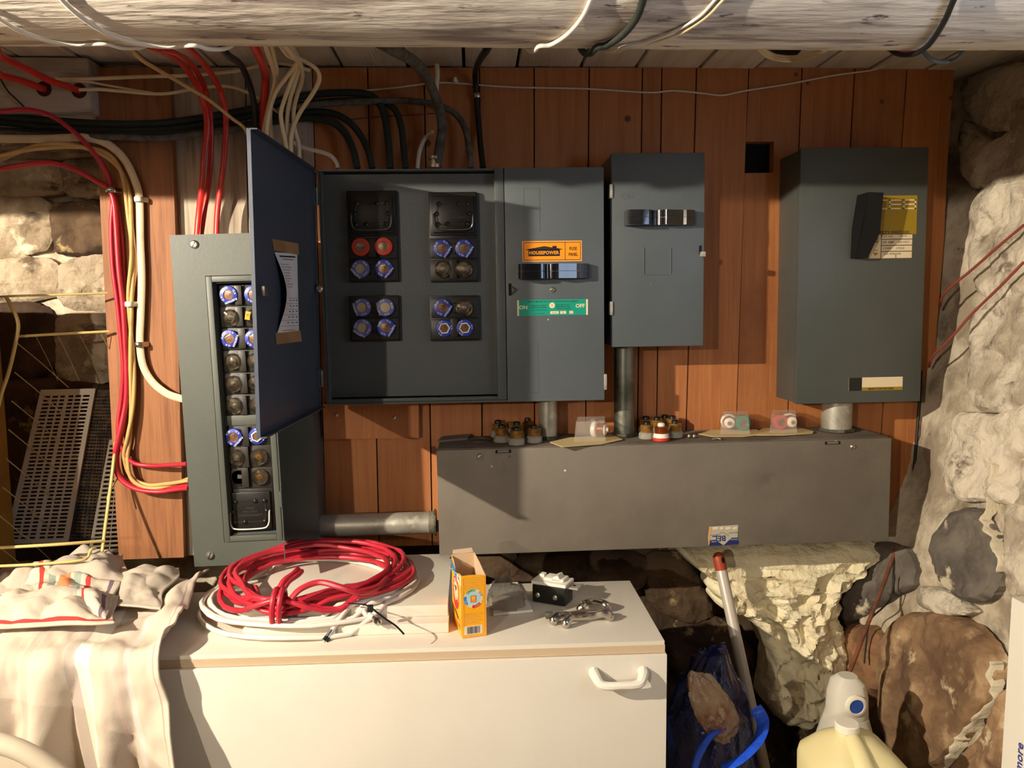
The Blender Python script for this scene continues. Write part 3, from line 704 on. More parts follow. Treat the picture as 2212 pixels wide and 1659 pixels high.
# ---------------------------------------------------------------- centre fuse panel with open door
YC = 1.365
B = FR((686, 366), (1303, 362), (692, 876), YC)
bw, bh = B.w, B.h
pc = thing('fuse_panel', 'wide grey fuse panel with its door open beside an orange sticker and black switch handle', 'fuse panel', B.world(bw/2, .05, -bh))
pc.name = 'fuse_panel'
d0 = B.uv(688, 371); d1 = B.uv(1075, 866)
mb = B.mb(); dep = W-YC-.004
mb.box(0, .003, 0, dep, -bh, 0, 'panel_grey_dark'); mb.box(bw-.003, bw, .006, dep, -bh, 0, 'panel_grey_dark')
mb.box(.003, bw-.003, 0, dep, -.003, 0, 'panel_grey_dark'); mb.box(.003, bw-.003, 0, dep, -bh, -bh+.003, 'panel_grey_dark')
mb.box(.003, bw-.003, dep-.003, dep, -bh+.003, -.003, 'panel_grey_dark'); mb.build('box_shell', pc)
x_s = B.uv(1076, 600)[0]; x_c = B.uv(1091, 600)[0]
mb = B.mb(); mb.box(.006, x_s-.003, .016, .018, -bh+.012, -.006, 'panel_grey_dark'); deck = mb.build('dead_front', pc)
mb = B.mb(); mb.box(.003, x_s, 0, .014, -bh+.0035, -bh+.010, 'panel_grey_dark', .001); mb.box(0.003, .0075, -.001, .02, -bh+.004, -.004, 'panel_grey_dark', .001)
mb.box(x_s-.004, x_c, -.004, .02, -bh+.004, -.0005, 'panel_grey_dark', .0015); mb.build('door_frame', pc)
mb = B.mb(); mb.box(x_c+.001, bw, -.006, .016, -bh, -.0, 'switch_grey', .0015); cov = mb.build('switch_cover', pc, 'grey switch cover on the right half')
mb = B.mb()
for (p0, p1) in (((1130, 408), (1166, 500)), ((1142, 742), (1163, 848))):    # knock-out outlines
    a = B.uv(*p0); b = B.uv(*p1)
    for (x0, x1, z0, z1) in ((a[0], a[0]+.0008, b[1], a[1]), (b[0]-.0008, b[0], b[1], a[1]), (a[0], b[0], a[1]-.0008, a[1]), (a[0], b[0], b[1], b[1]+.0008)):
        mb.box(x0, x1, -.0064, -.0055, z0, z1, 'panel_grey')
mb.build('knock_out', cov)
def stk(fr, p0, p1, y, th, m, name, par, lab=None, bev=.0):
    mb = fr.mb(); a = fr.uv(*p0, y); b = fr.uv(*p1, y); mb.box(a[0], b[0], y-th, y, b[1], a[1], m, bev); return mb, a[0], b[0], b[1], a[1]
# orange sticker
mb, x0, x1, z0, z1 = stk(B, (1128, 521), (1257, 564), -.006, .0005, 'label_pale', '', cov)
ww, hh = x1-x0, z1-z0; X = lambda u: x0+ww*u
Z = lambda v: z1-hh*v
y = -.00655
mb.rect(X(.008), X(.992), Z(.975), Z(.025), y, 'label_orange'); y -= .00015
def frame_rect(mb, xa, xb, za, zb, t, y, m):
    for (p, q, r, s) in ((xa, xb, zb-t, zb), (xa, xb, za, za+t), (xa, xa+t, za, zb), (xb-t, xb, za, zb)): mb.rect(p, q, r, s, y, m)
frame_rect(mb, X(.018), X(.982), Z(.94), Z(.06), .0011, y, 'box_navy'); mb.rect(X(.712), X(.722), Z(.94), Z(.06), y, 'box_navy')
mb.rect(X(.10), X(.63), Z(.74), Z(.42), y, 'ink_black')
mb.add([(X(.04), y, Z(.415)), (X(.1), y, Z(.44)), (X(.63), y, Z(.44)), (X(.695), y, Z(.425)), (X(.6), y, Z(.36)), (X(.48), y, Z(.31)), (X(.37), y, Z(.25)), (X(.25), y, Z(.31))], [tuple(range(8))], 'ink_black')
mb.rect(X(.505), X(.575), Z(.36), Z(.245), y, 'ink_black'); y -= .00015
mb.text('HOUSEPOWER', X(.365), Z(.57), hh*.17, y, 'label_orange', .03, wid=ww*.5)
mb.text('FUSE', X(.855), Z(.385), hh*.16, y, 'ink_black', .02, wid=ww*.125); mb.text('PANEL', X(.855), Z(.665), hh*.16, y, 'ink_black', .02, wid=ww*.155)
mb.build('warning_sticker', cov, 'orange sticker reading HOUSEPOWER FUSE PANEL')
# green plate
mb, x0, x1, z0, z1 = stk(B, (1117, 648), (1270, 680), -.006, .0006, 'label_teal', '', cov)
ww, hh = x1-x0, z1-z0; y = -.0067
mb.rect(X(0), X(.024), Z(1), Z(.02), y, 'label_cream'); mb.rect(X(.975), X(1), Z(1), Z(.02), y, 'label_cream')
mb.text('AMALGAMATED ELECTRIC CORPORATION LIMITED', X(.5), Z(.125), hh*.085, y, 'ink_black', .01, wid=ww*.72)
mb.text('ON', X(.085), Z(.47), hh*.25, y, 'label_cream', .02); mb.text('OFF', X(.89), Z(.42), hh*.25, y, 'label_cream', .02)
mb.disc((X(.492), Z(.37)), hh*.18, 'label_cream', y=y); mb.disc((X(.492), Z(.37)), hh*.07, 'label_tan', y=y-.0001)
for k, (t, u, v, wd) in enumerate((('COMBINATION SERVICE', .30, .37, .24), ('ENTRANCE PANEL', .30, .5, .24), ('NO. FUSED 100 V-30', .31, .66, .22), ('CAT. PART NO.', .31, .88, .16), ('The Electric', .64, .32, .2), ('MARKHAM ONTARIO', .65, .45, .2), ('MADE IN CANADA', .66, .58, .2))):
    mb.text(t, X(u), Z(v), hh*.075, y, 'ink_black', .01, wid=ww*wd)
for (u0, u1, t) in ((.465, .585, '120/240'), (.605, .69, '100'), (.735, .79, 'A.C.')):
    mb.rect(X(u0), X(u1), Z(.91), Z(.74), y, 'label_cream'); mb.text(t, X((u0+u1)/2), Z(.83), hh*.08, y-.0001, 'ink_grey', .01)
mb.build('rating_plate', cov, 'green plate reading ON and OFF')
screw(B, 1193, 626, -.006, .005, cov, name='rivet')
def handle(fr, p0, p1, y, par, lab):
    a = fr.uv(*p0, y); b = fr.uv(*p1, y); w_ = b[0]-a[0]; zm = (a[1]+b[1])/2; h_ = (a[1]-b[1])/2
    prof = [(0, 0), (0, .024), (.03, .029), (.07, .030), (.30, .0285), (.34, .027), (.37, .019), (.40, .0155), (.44, .0145), (.48, .0165), (.52, .023), (.56, .0265), (.82, .0185), (.86, .0205), (.98, .016), (1, .012), (1, 0)]
    mb = fr.mb()
    for (za, zb) in ((zm+.0004, zm+h_), (zm-h_, zm-.0004)):
        mb.prism([(a[0]+w_*u, y-d, za) for u, d in prof], (0, 0, zb-za), 'black_gloss')
    mb.prism([(a[0]+w_*u, y-d*.965, zm-.0004) for u, d in prof], (0, 0, .0008), 'black_plastic')
    return mb.build('switch_handle', par, lab)
handle(B, (1118, 572), (1270, 601), -.006, cov, 'glossy black switch handle')
mb = B.mb(); a = B.uv(1102, 625); mb.box(a[0]-.003, a[0]+.002, -.0065, -.005, a[1]-.011, a[1]+.010, 'void_black'); mb.tube([(a[0]+.002, -.008, a[1]+.004), (a[0]+.008, -.014, a[1]), (a[0]+.003, -.008, a[1]-.008)], .0016, 'dull_steel', 6)
mb.build('latch', cov, 'small latch in a black slot')
for q in (800,):
    mb = B.mb(); a = B.uv(1297, 822); mb.box(bw-.001, bw+.004, -.008, .006, a[1]-.016, a[1]+.012, 'galvanised', .001); mb.build('hinge', cov)
# fuse groups
Db = .006
def grp(xl, xr_, y0, y1):
    mb = B.mb(); B.box(mb, (xl, y0), (xr_, y1), Db-.0005, .016, 'black_plastic', .001); return mb.build('fuse_group_frame', pc)
grp(748, 862, 412, 608); grp(925, 1034, 415, 608); grp(753, 864, 639, 736); grp(928, 1035, 639, 735)
Dr = Db-.004
def rowB(xl, xr_, y0, y1, fus, cx, st=0): fuse_row(B, pc, (xl, y0), (xr_, y1), Dr, fus, cx, st)
pullout(B, pc, (750, 415), (856, 509), Dr, 'dull_steel', ST)
rowB(753, 858, 514, 558, [('red', (780, 534)), ('red', (829, 533))], (805, 536), 1)
rowB(754, 860, 561, 606, [('violet', (780, 581)), ('blue', (830, 580))], (806, 581))
rowB(756, 861, 642, 686, [('violet', (783, 664)), ('violet', (833, 664))], (808, 665))
rowB(757, 862, 689, 733, [('violet', (784, 708)), ('blue', (834, 707))], (809, 708))
pullout(B, pc, (927, 417), (1030, 508), Dr, 'steel', ST)
rowB(928, 1031, 514, 558, [('blue', (955, 537)), ('blue', (1002, 537))], (978, 537))
rowB(929, 1032, 561, 606, [('glass', (957, 582)), ('glass', (1002, 582))], (979, 582), 1)
rowB(930, 1033, 642, 686, [('blue', (956, 664)), ('glass', (1003, 665))], (979, 665))
rowB(931, 1034, 689, 732, [('hex', (960, 709)), ('hex', (1004, 708))], (981, 708), 1)
# the door: hinged at the left, standing straight out into the room
YD = 1.04
ft, fb = at(536, 287, YD), at(557, 951, YD); ht, hb = at(676, 362, 1.36), at(688, 877, 1.36)
dw = ((ft+fb)/2-(ht+hb)/2); ex = V((dw.x, dw.y, 0)); dl = ex.length; ex.normalize(); ey = V((0, 0, 1)).cross(ex)
zt = (ft.z+ht.z)/2; zb_ = (fb.z+hb.z)/2
DM = Matrix.Identity(4); hp = (ht+hb)/2
tilt = (ft.x-fb.x)/2
for i in range(3): DM[i][0], DM[i][1], DM[i][2] = ex[i], ey[i], (0, 0, 1)[i]
DM[0][3], DM[1][3], DM[2][3] = hp.x, hp.y, 0
ez = V((tilt*.9/(zt-zb_)*2, 0, 1)).normalized()
for i in range(3): DM[i][2] = ez[i]
# local: x from hinge to free edge, +y towards the room's right (inner face at +y side), z up
sgn = 1 if ey.x > 0 else -1
DM = DM
zc = (zt+zb_)/2
DM[0][3] -= ez.x*zc
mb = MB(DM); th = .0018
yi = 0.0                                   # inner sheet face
mb.box(0, dl, -.0018 if sgn > 0 else 0, 0 if sgn > 0 else .0018, zb_, zt, 'door_shaded_blue')
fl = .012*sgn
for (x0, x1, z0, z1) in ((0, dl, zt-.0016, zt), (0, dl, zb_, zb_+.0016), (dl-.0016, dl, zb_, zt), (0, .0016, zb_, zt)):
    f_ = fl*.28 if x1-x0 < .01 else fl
    mb.box(x0, x1, min(0, f_), max(0, f_), z0, z1, 'door_shaded_blue')
door = mb.build('door', pc, 'open panel door, grey with the bluish shade of its inner face in the colour')
def dl_uv(px, py):
    """point of the door's inner plane behind a photo pixel -> (x, z) on the door"""
    d = ray(px, py); I = DM.inverted(); o = I @ V((0, 0, EYE)); e = I.to_3x3() @ d; t = -o.y/e.y; p = o+e*t; return p.x, p.z
# handwritten directory taped to the door: lifted in the middle of its left side
pq = [dl_uv(592, 545), dl_uv(641, 548), dl_uv(645, 718), dl_uv(598, 720)]
mb = MB(DM); nn = 10; vs = []; 
for i in range(nn+1):
    t = i/nn; a = V((*pq[0], 0)).lerp(V((*pq[3], 0)), t); b = V((*pq[1], 0)).lerp(V((*pq[2], 0)), t)
    pinch = .17*math.sin(PI*t)**1.5
    a = a.lerp(b, pinch)
    for j in range(7):
        u = j/6; p = a.lerp(b, u); lift = .0006+.010*math.sin(PI*t)*(1-u)**1.5
        vs.append((p.x, sgn*lift, p.y))
mb.add(vs, [(i*7+j, i*7+j+1, (i+1)*7+j+1, (i+1)*7+j) for i in range(nn) for j in range(6)], 'paper')
def pap(u, t):
    a = V((*pq[0], 0)).lerp(V((*pq[3], 0)), t); b = V((*pq[1], 0)).lerp(V((*pq[2], 0)), t); a = a.lerp(b, .17*math.sin(PI*t)**1.5); p = a.lerp(b, u)
    return V((p.x, sgn*(.0010+.010*math.sin(PI*t)*(1-u)**1.5), p.y))
def pline(t, u0, u1, th, m='ink_grey'):
    k = 5; P = [pap(u0+(u1-u0)*j/k, t) for j in range(k+1)]; Q = [pap(u0+(u1-u0)*j/k, t+th) for j in range(k+1)]
    mb.add(P+Q, [(j, j+1, k+2+j, k+1+j) for j in range(k)], m)
pline(.035, .15, .9, .018, 'ink_black'); pline(.075, .25, .8, .01)
for k in range(9): pline(.14+.035*k, .1, .35+.3*R.random(), .006)
for k in range(6): pline(.56+.07*k, .05, .96, .004)
for k in range(5):
    for u in (.35, .6, .82): pline(.585+.07*k, u, u+.1, .012, 'ink_dim')
pline(.965, .2, .8, .008)
pap_o = mb.build('directory_sheet', door, 'white circuit directory sheet, edge lifted')
for (qs) in ([(587, 516), (643, 526), (645, 551), (591, 541)], [(594, 720), (648, 714), (651, 737), (597, 744)]):
    pts = [dl_uv(*q) for q in qs]; mb = MB(DM); mb.prism([(p[0], sgn*.0004, p[1]) for p in pts], (0, sgn*.0005, 0), 'masking_tape'); mb.build('tape_strip', door, 'brown masking tape strip')
a = dl_uv(561, 629); mb = MB(DM); mb.box(a[0]-.010, a[0]+.010, 0, sgn*.010, a[1]-.007, a[1]+.007, 'steel', .001) if sgn > 0 else mb.box(a[0]-.010, a[0]+.010, -.010, 0, a[1]-.007, a[1]+.007, 'steel', .001)
mb.build('door_catch', door, 'bright steel catch plate')
for q in ((673, 425), (684, 818)):
    p = at(*q, 1.352); mb = MB(); mb.box(p.x-.006, p.x+.008, 1.347, 1.361, p.z-.016, p.z+.016, 'door_shaded_blue', .0015); mb.tube([p+V((.009, -.002, -.014)), p+V((.009, -.002, .014))], .0035, 'dull_steel', 8); mb.build('hinge', pc)
p = B.uv(700, 623); mb = B.mb(); T = Matrix.Translation((p[0]-.004, -.001, p[1])) @ Matrix.Rotation(PI/2, 4, 'Y')
mb.lathe([(.003, -.004), (.003, .003), (.0062, .005), (.0068, .010), (.004, .013)], 'steel', 12, Matrix.Translation((p[0]-.006, -.004, p[1])) @ FACE); mb.box(p[0]-.014, p[0]-.004, -.004, .004, p[1]-.003, p[1]+.003, 'dull_steel'); mb.build('catch_knob', pc, 'bright steel catch knob')
# ---------------------------------------------------------------- middle disconnect switch
YS = 1.375
S = FR((1321, 331), (1521, 330), (1319, 750), YS)
sw_, sh_ = S.w, S.h
ps = thing('disconnect_switch', 'grey disconnect switch with blank front and black handle near its top', 'switch box', S.world(sw_/2, .04, -sh_))
mb = S.mb(); mb.box(0, sw_, .004, W-YS-.001, -sh_+.002, -.002, 'switch_grey', .001); mb.build('box_shell', ps)
mb = S.mb(); mb.box(-.001, sw_+.001, -.003, .012, -sh_, 0, 'switch_grey', .002); cov2 = mb.build('cover', ps)
handle(S, (1348, 457), (1497, 487), -.003, cov2, 'glossy black switch handle')
mb = S.mb()
for px in (1390, 1448):
    a = S.uv(px, 535); b = S.uv(px, 592); mb.tube([(a[0], -.0032, a[1]), (b[0], -.0032, b[1])], .0012, 'switch_grey', 6)
a = S.uv(1392, 594); b = S.uv(1446, 594); mb.tube([(a[0], -.003, a[1]), (b[0], -.003, b[1])], .0007, 'switch_grey', 6)
for t, px in (('ON', 1355), ('OFF', 1488)):
    a = S.uv(px, 425); mb.text(t, a[0], a[1], .010, -.0034, 'panel_grey', .0)
mb.build('embossing', cov2)
for py in (414, 666):
    mb = S.mb(); a = S.uv(1318, py); mb.box(-.0045, .001, -.006, .006, a[1]-.012, a[1]+.012, 'galvanised', .001); mb.build('hinge', ps)
mb = S.mb(); a = S.uv(1512, 543); mb.box(a[0]-.0025, a[0]+.002, -.0036, -.002, a[1]-.004, a[1]+.010, 'void_black'); mb.box(a[0]-.001, a[0]+.007, -.012, -.003, a[1]-.010, a[1]-.001, 'galvanised', .001); mb.build('latch', cov2, 'galvanised hasp tab')
# ---------------------------------------------------------------- right main switch
YE = 1.385
G = FR((1730, 320), (2004, 318), (1713, 873), YE)
gw, gh = G.w, G.h
pg = thing('main_switch', 'large grey main switch box with yellow label and black lever', 'switch box', G.world(gw/2, .05, -gh))
mb = G.mb(); mb.box(0, gw, .004, W-YE-.001, -gh+.002, -.002, 'ceb_grey', .0015); mb.build('box_shell', pg)
mb = G.mb(); mb.box(-.0012, gw+.001, -.003, .010, -gh, 0, 'ceb_grey', .002); cov3 = mb.build('cover', pg)
mb, x0, x1, z0, z1 = stk(G, (1884, 423), (1979, 506), -.003, .0005, 'label_yellow', '', cov3)
ww, hh = x1-x0, z1-z0; y = -.00365
X = lambda u: x0+ww*u
Z = lambda v: z1-hh*v
def ceb_letter(u0, u1, kind):
    t = .0024; xa, xb, za, zb = X(u0), X(u1), Z(.35), Z(.10)
    mb.rect(xa, xb, zb-t, zb, y, 'label_cream'); mb.rect(xa, xb, za, za+t, y, 'label_cream'); mb.rect(xa, xa+t, za, zb, y, 'label_cream')
    if kind != 'C': mb.rect(xa, xb, (za+zb)/2-t/2, (za+zb)/2+t/2, y, 'label_cream')
    if kind == 'B': mb.rect(xb-t, xb, za, zb, y, 'label_cream')
ceb_letter(.06, .33, 'C'); ceb_letter(.38, .64, 'E'); ceb_letter(.69, .97, 'B')
mb.text('SAFETY SWITCH', X(.45), Z(.94), hh*.07, y, 'ink_black', .02, wid=ww*.75)
mb.build('maker_label', cov3, 'mustard yellow label with CEB letters')
mb, x0, x1, z0, z1 = stk(G, (1878, 506), (1969, 557), -.003, .0005, 'label_cream', '', cov3)
ww, hh = x1-x0, z1-z0
mb.rect(X(.27), X(.285), Z(1), Z(0), y, 'box_navy')
for v in (.22, .47, .72): mb.rect(X(.285), X(1), Z(v+.015), Z(v-.015), y, 'box_navy')
mb.rect(X(.62), X(.635), Z(1), Z(.84), y, 'box_navy')
for t, u, v, s_ in (('CAT. NO.', .42, .1, .08), ('A3J2103', .78, .1, .08), ('100 AMP', .44, .34, .1), ('240 VOLT', .8, .34, .08), ('3 WIRE', .42, .59, .08), ('2 POLE', .72, .59, .08), ('CSA APPROVED', .55, .82, .07)):
    mb.text(t, X(u), Z(v), hh*s_*1.1, y, 'ink_grey', .02)
mb.add([(X(.08), y, Z(.77)), (X(.22), y, Z(.77)), (X(.15), y, Z(.9))], [(0, 1, 2)], 'label_yellow'); mb.text('OFF', X(.15), Z(.68), hh*.08, y, 'ink_grey', .02)
mb.disc((X(.17), Z(.18)), hh*.07, 'ink_grey', y=y); mb.disc((X(.17), Z(.31)), hh*.05, 'ink_grey', y=y)
mb.build('rating_label', cov3, 'cream rating label with ruled rows')
mb, x0, x1, z0, z1 = stk(G, (1834, 816), (1949, 842), -.003, .0005, 'label_cream', '', cov3)
ww, hh = x1-x0, z1-z0
mb.rect(X(0), X(.24), Z(1), Z(0), y, 'ink_black'); mb.rect(X(.24), X(1), Z(1), Z(.75), y, 'label_yellow'); mb.text('MARK PURPOSE HERE', X(.6), Z(.87), hh*.15, y-.0001, 'ink_black', .02)
mb.build('marking_strip', cov3, 'cream, black and yellow marking strip')
lv = [(1862, 419), (1894, 420), (1890, 505), (1874, 557), (1847, 557), (1850, 490)]
mb = G.mb(); P = [G.uv(*q, -.02) for q in lv]; outd = [.040, .040, .034, .018, .018, .034]
n = len(P); vs = [(p[0], -.003, p[1]) for p in P] + [(p[0], -.003-d, p[1]) for p, d in zip(P, outd)]
mb.add(vs, [tuple(range(n)), tuple(range(n, 2*n))[::-1]] + [(i, n+i, n+(i+1) % n, (i+1) % n) for i in range(n)], 'matte_black')
mb.build('lever', cov3, 'black switch lever')
# ---------------------------------------------------------------- wireway trough
YT = 1.345
T_ = FR((943, 972), (1925, 945), (947, 1200), YT)
tw, tth = T_.w, T_.h
pt = thing('wireway_trough', 'long dusty grey wireway trough mounted low across the boards', 'trough', T_.world(tw/2, .07, -tth))
mb = T_.mb(); mb.box(.001, tw-.001, .006, W-YT-.001, -tth+.002, -.001, 'trough_grey', .0015); mb.build('trough_body', pt)
mb = T_.mb(); mb.box(.004, tw-.004, .004, W-YT-.003, -.001, .0006, 'trough_dust'); mb.build('dusty_top', pt, 'dusty brown top')
mb = T_.mb(); mb.box(0, tw, -.002, .006, -tth, -.0005, 'trough_grey', .0018); tcov = mb.build('front_lid', pt)
screw(T_, 1037, 987, -.002, .0062, tcov); screw(T_, 1842, 965, -.002, .0048, tcov)
for (p0, p1) in (((1070, 971), (1104, 978)), ((1781, 953), (1814, 959))):
    a = T_.uv(*p0); b = T_.uv(*p1); mb = T_.mb(); mb.box(a[0], b[0], -.0024, .004, b[1], a[1]-.0005, 'void_black'); mb.box(a[0]+.004, b[0]-.004, -.003, .004, b[1]+.0012, a[1]-.001, 'trough_grey'); mb.build('slot', tcov, 'dark slot with tab')
# knocked-out ring and bent tab on the top at the left end
def tt(px, py, dz=0):           # point on the trough's top
    n = T_.M.to_3x3() @ V((0, 0, 1)); o = T_.world(0, 0, .0008+dz); d = ray(px, py); c = V((0, 0, EYE)); t = (o-c).dot(n)/d.dot(n); return c+d*t
mb = MB(); c = tt(1035, 951); mb.tube([c+V((.021*math.cos(a*PI/12), .021*math.sin(a*PI/12), .0005)) for a in range(24)], .0014, 'dull_steel', 6, closed=True); mb.build('knock_out_ring', pt)
mb = MB(); mb.prism([tt(946, 956), tt(1010, 950), tt(1022, 939), tt(1010, 941), tt(955, 947)], (0, 0, .004), 'trough_grey'); mb.build('bent_tab', pt)
# torn silver and blue label, upside down
mb = T_.mb(); Q = lambda px, py: T_.uv(px, py)
def lab(poly, d, m): mb.add([(Q(*p)[0], -.002-d, Q(*p)[1]) for p in poly], [tuple(range(len(poly)))], m)
lp = [(1531, 1137), (1594, 1133), (1592, 1160), (1594, 1162), (1595, 1173), (1590, 1170), (1593, 1175), (1529, 1178)]
mb.prism([(Q(*p)[0], -.002, Q(*p)[1]) for p in lp], (0, -.0004, 0), 'label_silver')
lab([(1529, 1178), (1533, 1166), (1544, 1165), (1562, 1177)], .0006, 'label_navy'); lab([(1562, 1177), (1579, 1161), (1593, 1160), (1595, 1173), (1593, 1175)], .0006, 'label_navy')
lab([(1530, 1178), (1528, 1160), (1531, 1138), (1537, 1138), (1533, 1155), (1532, 1172)], .0008, 'label_tan')
for (u0, u1) in ((1538, 1550), (1554, 1561), (1566, 1577), (1581, 1591)): lab([(u0, 1138), (u1, 1137), (u1, 1142), (u0, 1143)], .0007, 'label_cream')
mb.text('BEL.', Q(1561, 0)[0], Q(0, 1162)[1] if False else Q(1561, 1162)[1], .0105, -.0027, 'label_navy', .02, rot=PI)
lab([(1545, 1156), (1560, 1148), (1574, 1156), (1573, 1157), (1560, 1149.2), (1546, 1157)], .0006, 'ink_grey')
mb.text('MADE IN CANADA', Q(1583, 1150)[0], Q(1583, 1150)[1], .0022, -.0027, 'ink_grey', .01, rot=PI+.05, wid=.016); mb.text('MONTREAL', Q(1540, 1155)[0], Q(1540, 1155)[1], .0022, -.0027, 'ink_grey', .01, rot=PI+.05)
mb.text('FUSES', Q(1541, 1169)[0], Q(1541, 1169)[1], .0026, -.0028, 'label_silver', .02, rot=PI); mb.text('SWITCH', Q(1584, 1164)[0], Q(1584, 1164)[1], .0026, -.0028, 'label_silver', .02, rot=PI)
mb.build('maker_label', tcov, 'torn silver and navy label reading BEL upside down')
# ---------------------------------------------------------------- conduits
def conduit(x0, y0, x1, y1, Y, wpx, m, label, nut=True, threads=False, ztop=None):
    a, b = at(x0, y0, Y), at(x1, y1, Y)
    r = wpx/2/F*Y
    if ztop: a.z = ztop-.0006
    if nut: b = tt(x1, 930); t_ = b.copy(); t_.x = a.x; b = V((a.x, Y, T_.world(0, 0, .0012).z+(T_.M[2][0])*(t_.x-T_.M[0][3])))
    o = thing('conduit', label, 'conduit', (a+b)/2)
    d = (b-a); L_ = d.length; M = Matrix.Translation(a) @ d.to_track_quat('Z', 'Y').to_matrix().to_4x4()
    mb = MB(M)
    prof = [(r*.86, -.0), (r, 0), (r, L_), (r*.86, L_)]
    mb.lathe(prof, m, 28); mb.build('pipe', o)
    if nut:
        mb = MB(M); mb.lathe([(r*1.02, L_-.006), (r*1.22, L_-.006), (r*1.22, L_-.001), (r*1.02, L_-.001)], 'dull_steel', 8); mb.build('lock_nut', o)
        mb = MB(M); mb.lathe([(r*1.01, .0005), (r*1.08, .0005), (r*1.08, .004), (r*1.01, .004)], 'dull_steel', 16); mb.build('bushing', o)
    if threads:
        mb = MB(M); pr = []; z = L_-.014
        while z < L_-.003: pr += [(r*1.0, z), (r*1.06, z+.0008), (r*1.0, z+.0016)]; z += .0018
        mb.lathe(pr, 'galvanised', 24); mb.build('threaded_end', o)
        mb = MB(M); mb.lathe([(r*1.02, L_-.003), (r*1.25, L_-.003), (r*1.25, L_), (r*1.02, L_)], 'dull_steel', 8); mb.build('lock_nut', o)
    return o
conduit(1183, 877.5, 1182, 934, 1.428, 41, 'galvanised', 'short shiny conduit from the wide panel down to the trough', ztop=B.world(bw*.8, 0, -bh).z)
conduit(1349, 751.5, 1346, 934, 1.435, 45, 'dull_steel', 'long dark conduit from the middle switch down to the trough', ztop=S.world(0, 0, -sh_+.002).z)
conduit(1808, 876, 1808, 928, 1.425, 64, 'galvanised', 'thick short conduit under the large switch at the right', ztop=G.world(gw*.4, 0, -gh+.002).z)
conduit(680, 1136, 942.5, 1128, 1.425, 48, 'galvanised', 'horizontal conduit between the tall panel and the trough', False, True)
# ---------------------------------------------------------------- cables
def cable(label, pts, wpx, m, k=6, flat=1, cat='cable', name='cable', group=None, n=8, jit=0, fdir=None):
    P = []
    if pts[0][0] <= -50: pts = [(pts[0][0]-430, pts[0][1]+6, pts[0][2])] + list(pts)
    for q in pts:
        x, y, Y = q
        if y < 128 and Y < 1.10: Y = 1.10-.02*(y < 100); y = y-8*(y < 100)     # comes over the back of the beam
        P.append(at(x, y, Y))
    ym = sum(p.y for p in P)/len(P); r = wpx/2/F*ym
    S_ = spline(P, k); mb = MB(); mb.tube(S_, r, m, n, flat, fdir=fdir)
    return mb.build(name, None, label, cat, group, sharp=60)
ub = lambda px, py=101: at(px, py, .93)
RC_ = 'cable from the beam'
YT2 = 1.43
cable('leftmost red cable dropping into the top of the tall panel', [(238, 92, .86), (290, 99, .95), (350, 112, 1.08), (395, 140, 1.25), (425, 185, 1.36), (440, 225, 1.40), (447, 270, 1.41), (440, 340, 1.415), (436, 400, 1.42), (429, 460, YT2), (425, 507, YT2)], 14, 'red_jacket', flat=.7)
cable('red cable running close behind the leftmost red one', [(262, 92, .86), (320, 100, .97), (380, 115, 1.10), (415, 140, 1.27), (440, 185, 1.385), (452, 230, 1.42), (456, 290, 1.43), (455, 345, 1.435), (450, 400, 1.44), (442, 450, 1.445), (434, 507, 1.445)], 13, 'red_jacket', flat=.7)
cable('right red cable dropping into the top of the tall panel', [(385, 93, .88), (412, 108, 1.0), (440, 138, 1.2), (470, 182, 1.36), (483, 222, 1.40), (488, 258, 1.41), (485, 330, 1.42), (477, 400, 1.425), (470, 450, YT2), (467, 507, YT2)], 14, 'red_jacket', flat=.75)
cable('thick red cable hanging behind the open door beside cream cables', [(540, 92, .9), (560, 122, 1.15), (573, 160, 1.33), (572, 200, 1.38), (568, 245, 1.41), (568, 300, 1.43), (566, 400, 1.435), (566, 504, 1.435)], 17, 'red_jacket', flat=.75)
cable('black cable from the beam to behind the open door', [(472, 92, .9), (490, 117, 1.1), (520, 140, 1.28), (538, 180, 1.36), (548, 220, 1.39), (552, 260, 1.41), (556, 330, 1.43), (556, 400, 1.435), (552, 504, 1.435)], 13, 'black_jacket')
cable('thin tan wire slanting from the beam to the door corner', [(262, 92, .88), (300, 124, 1.08), (335, 147, 1.2), (400, 185, 1.3), (450, 215, 1.345), (500, 255, 1.38), (533, 286, 1.40), (546, 360, 1.43), (545, 504, 1.44)], 7.5, 'tan_jacket')
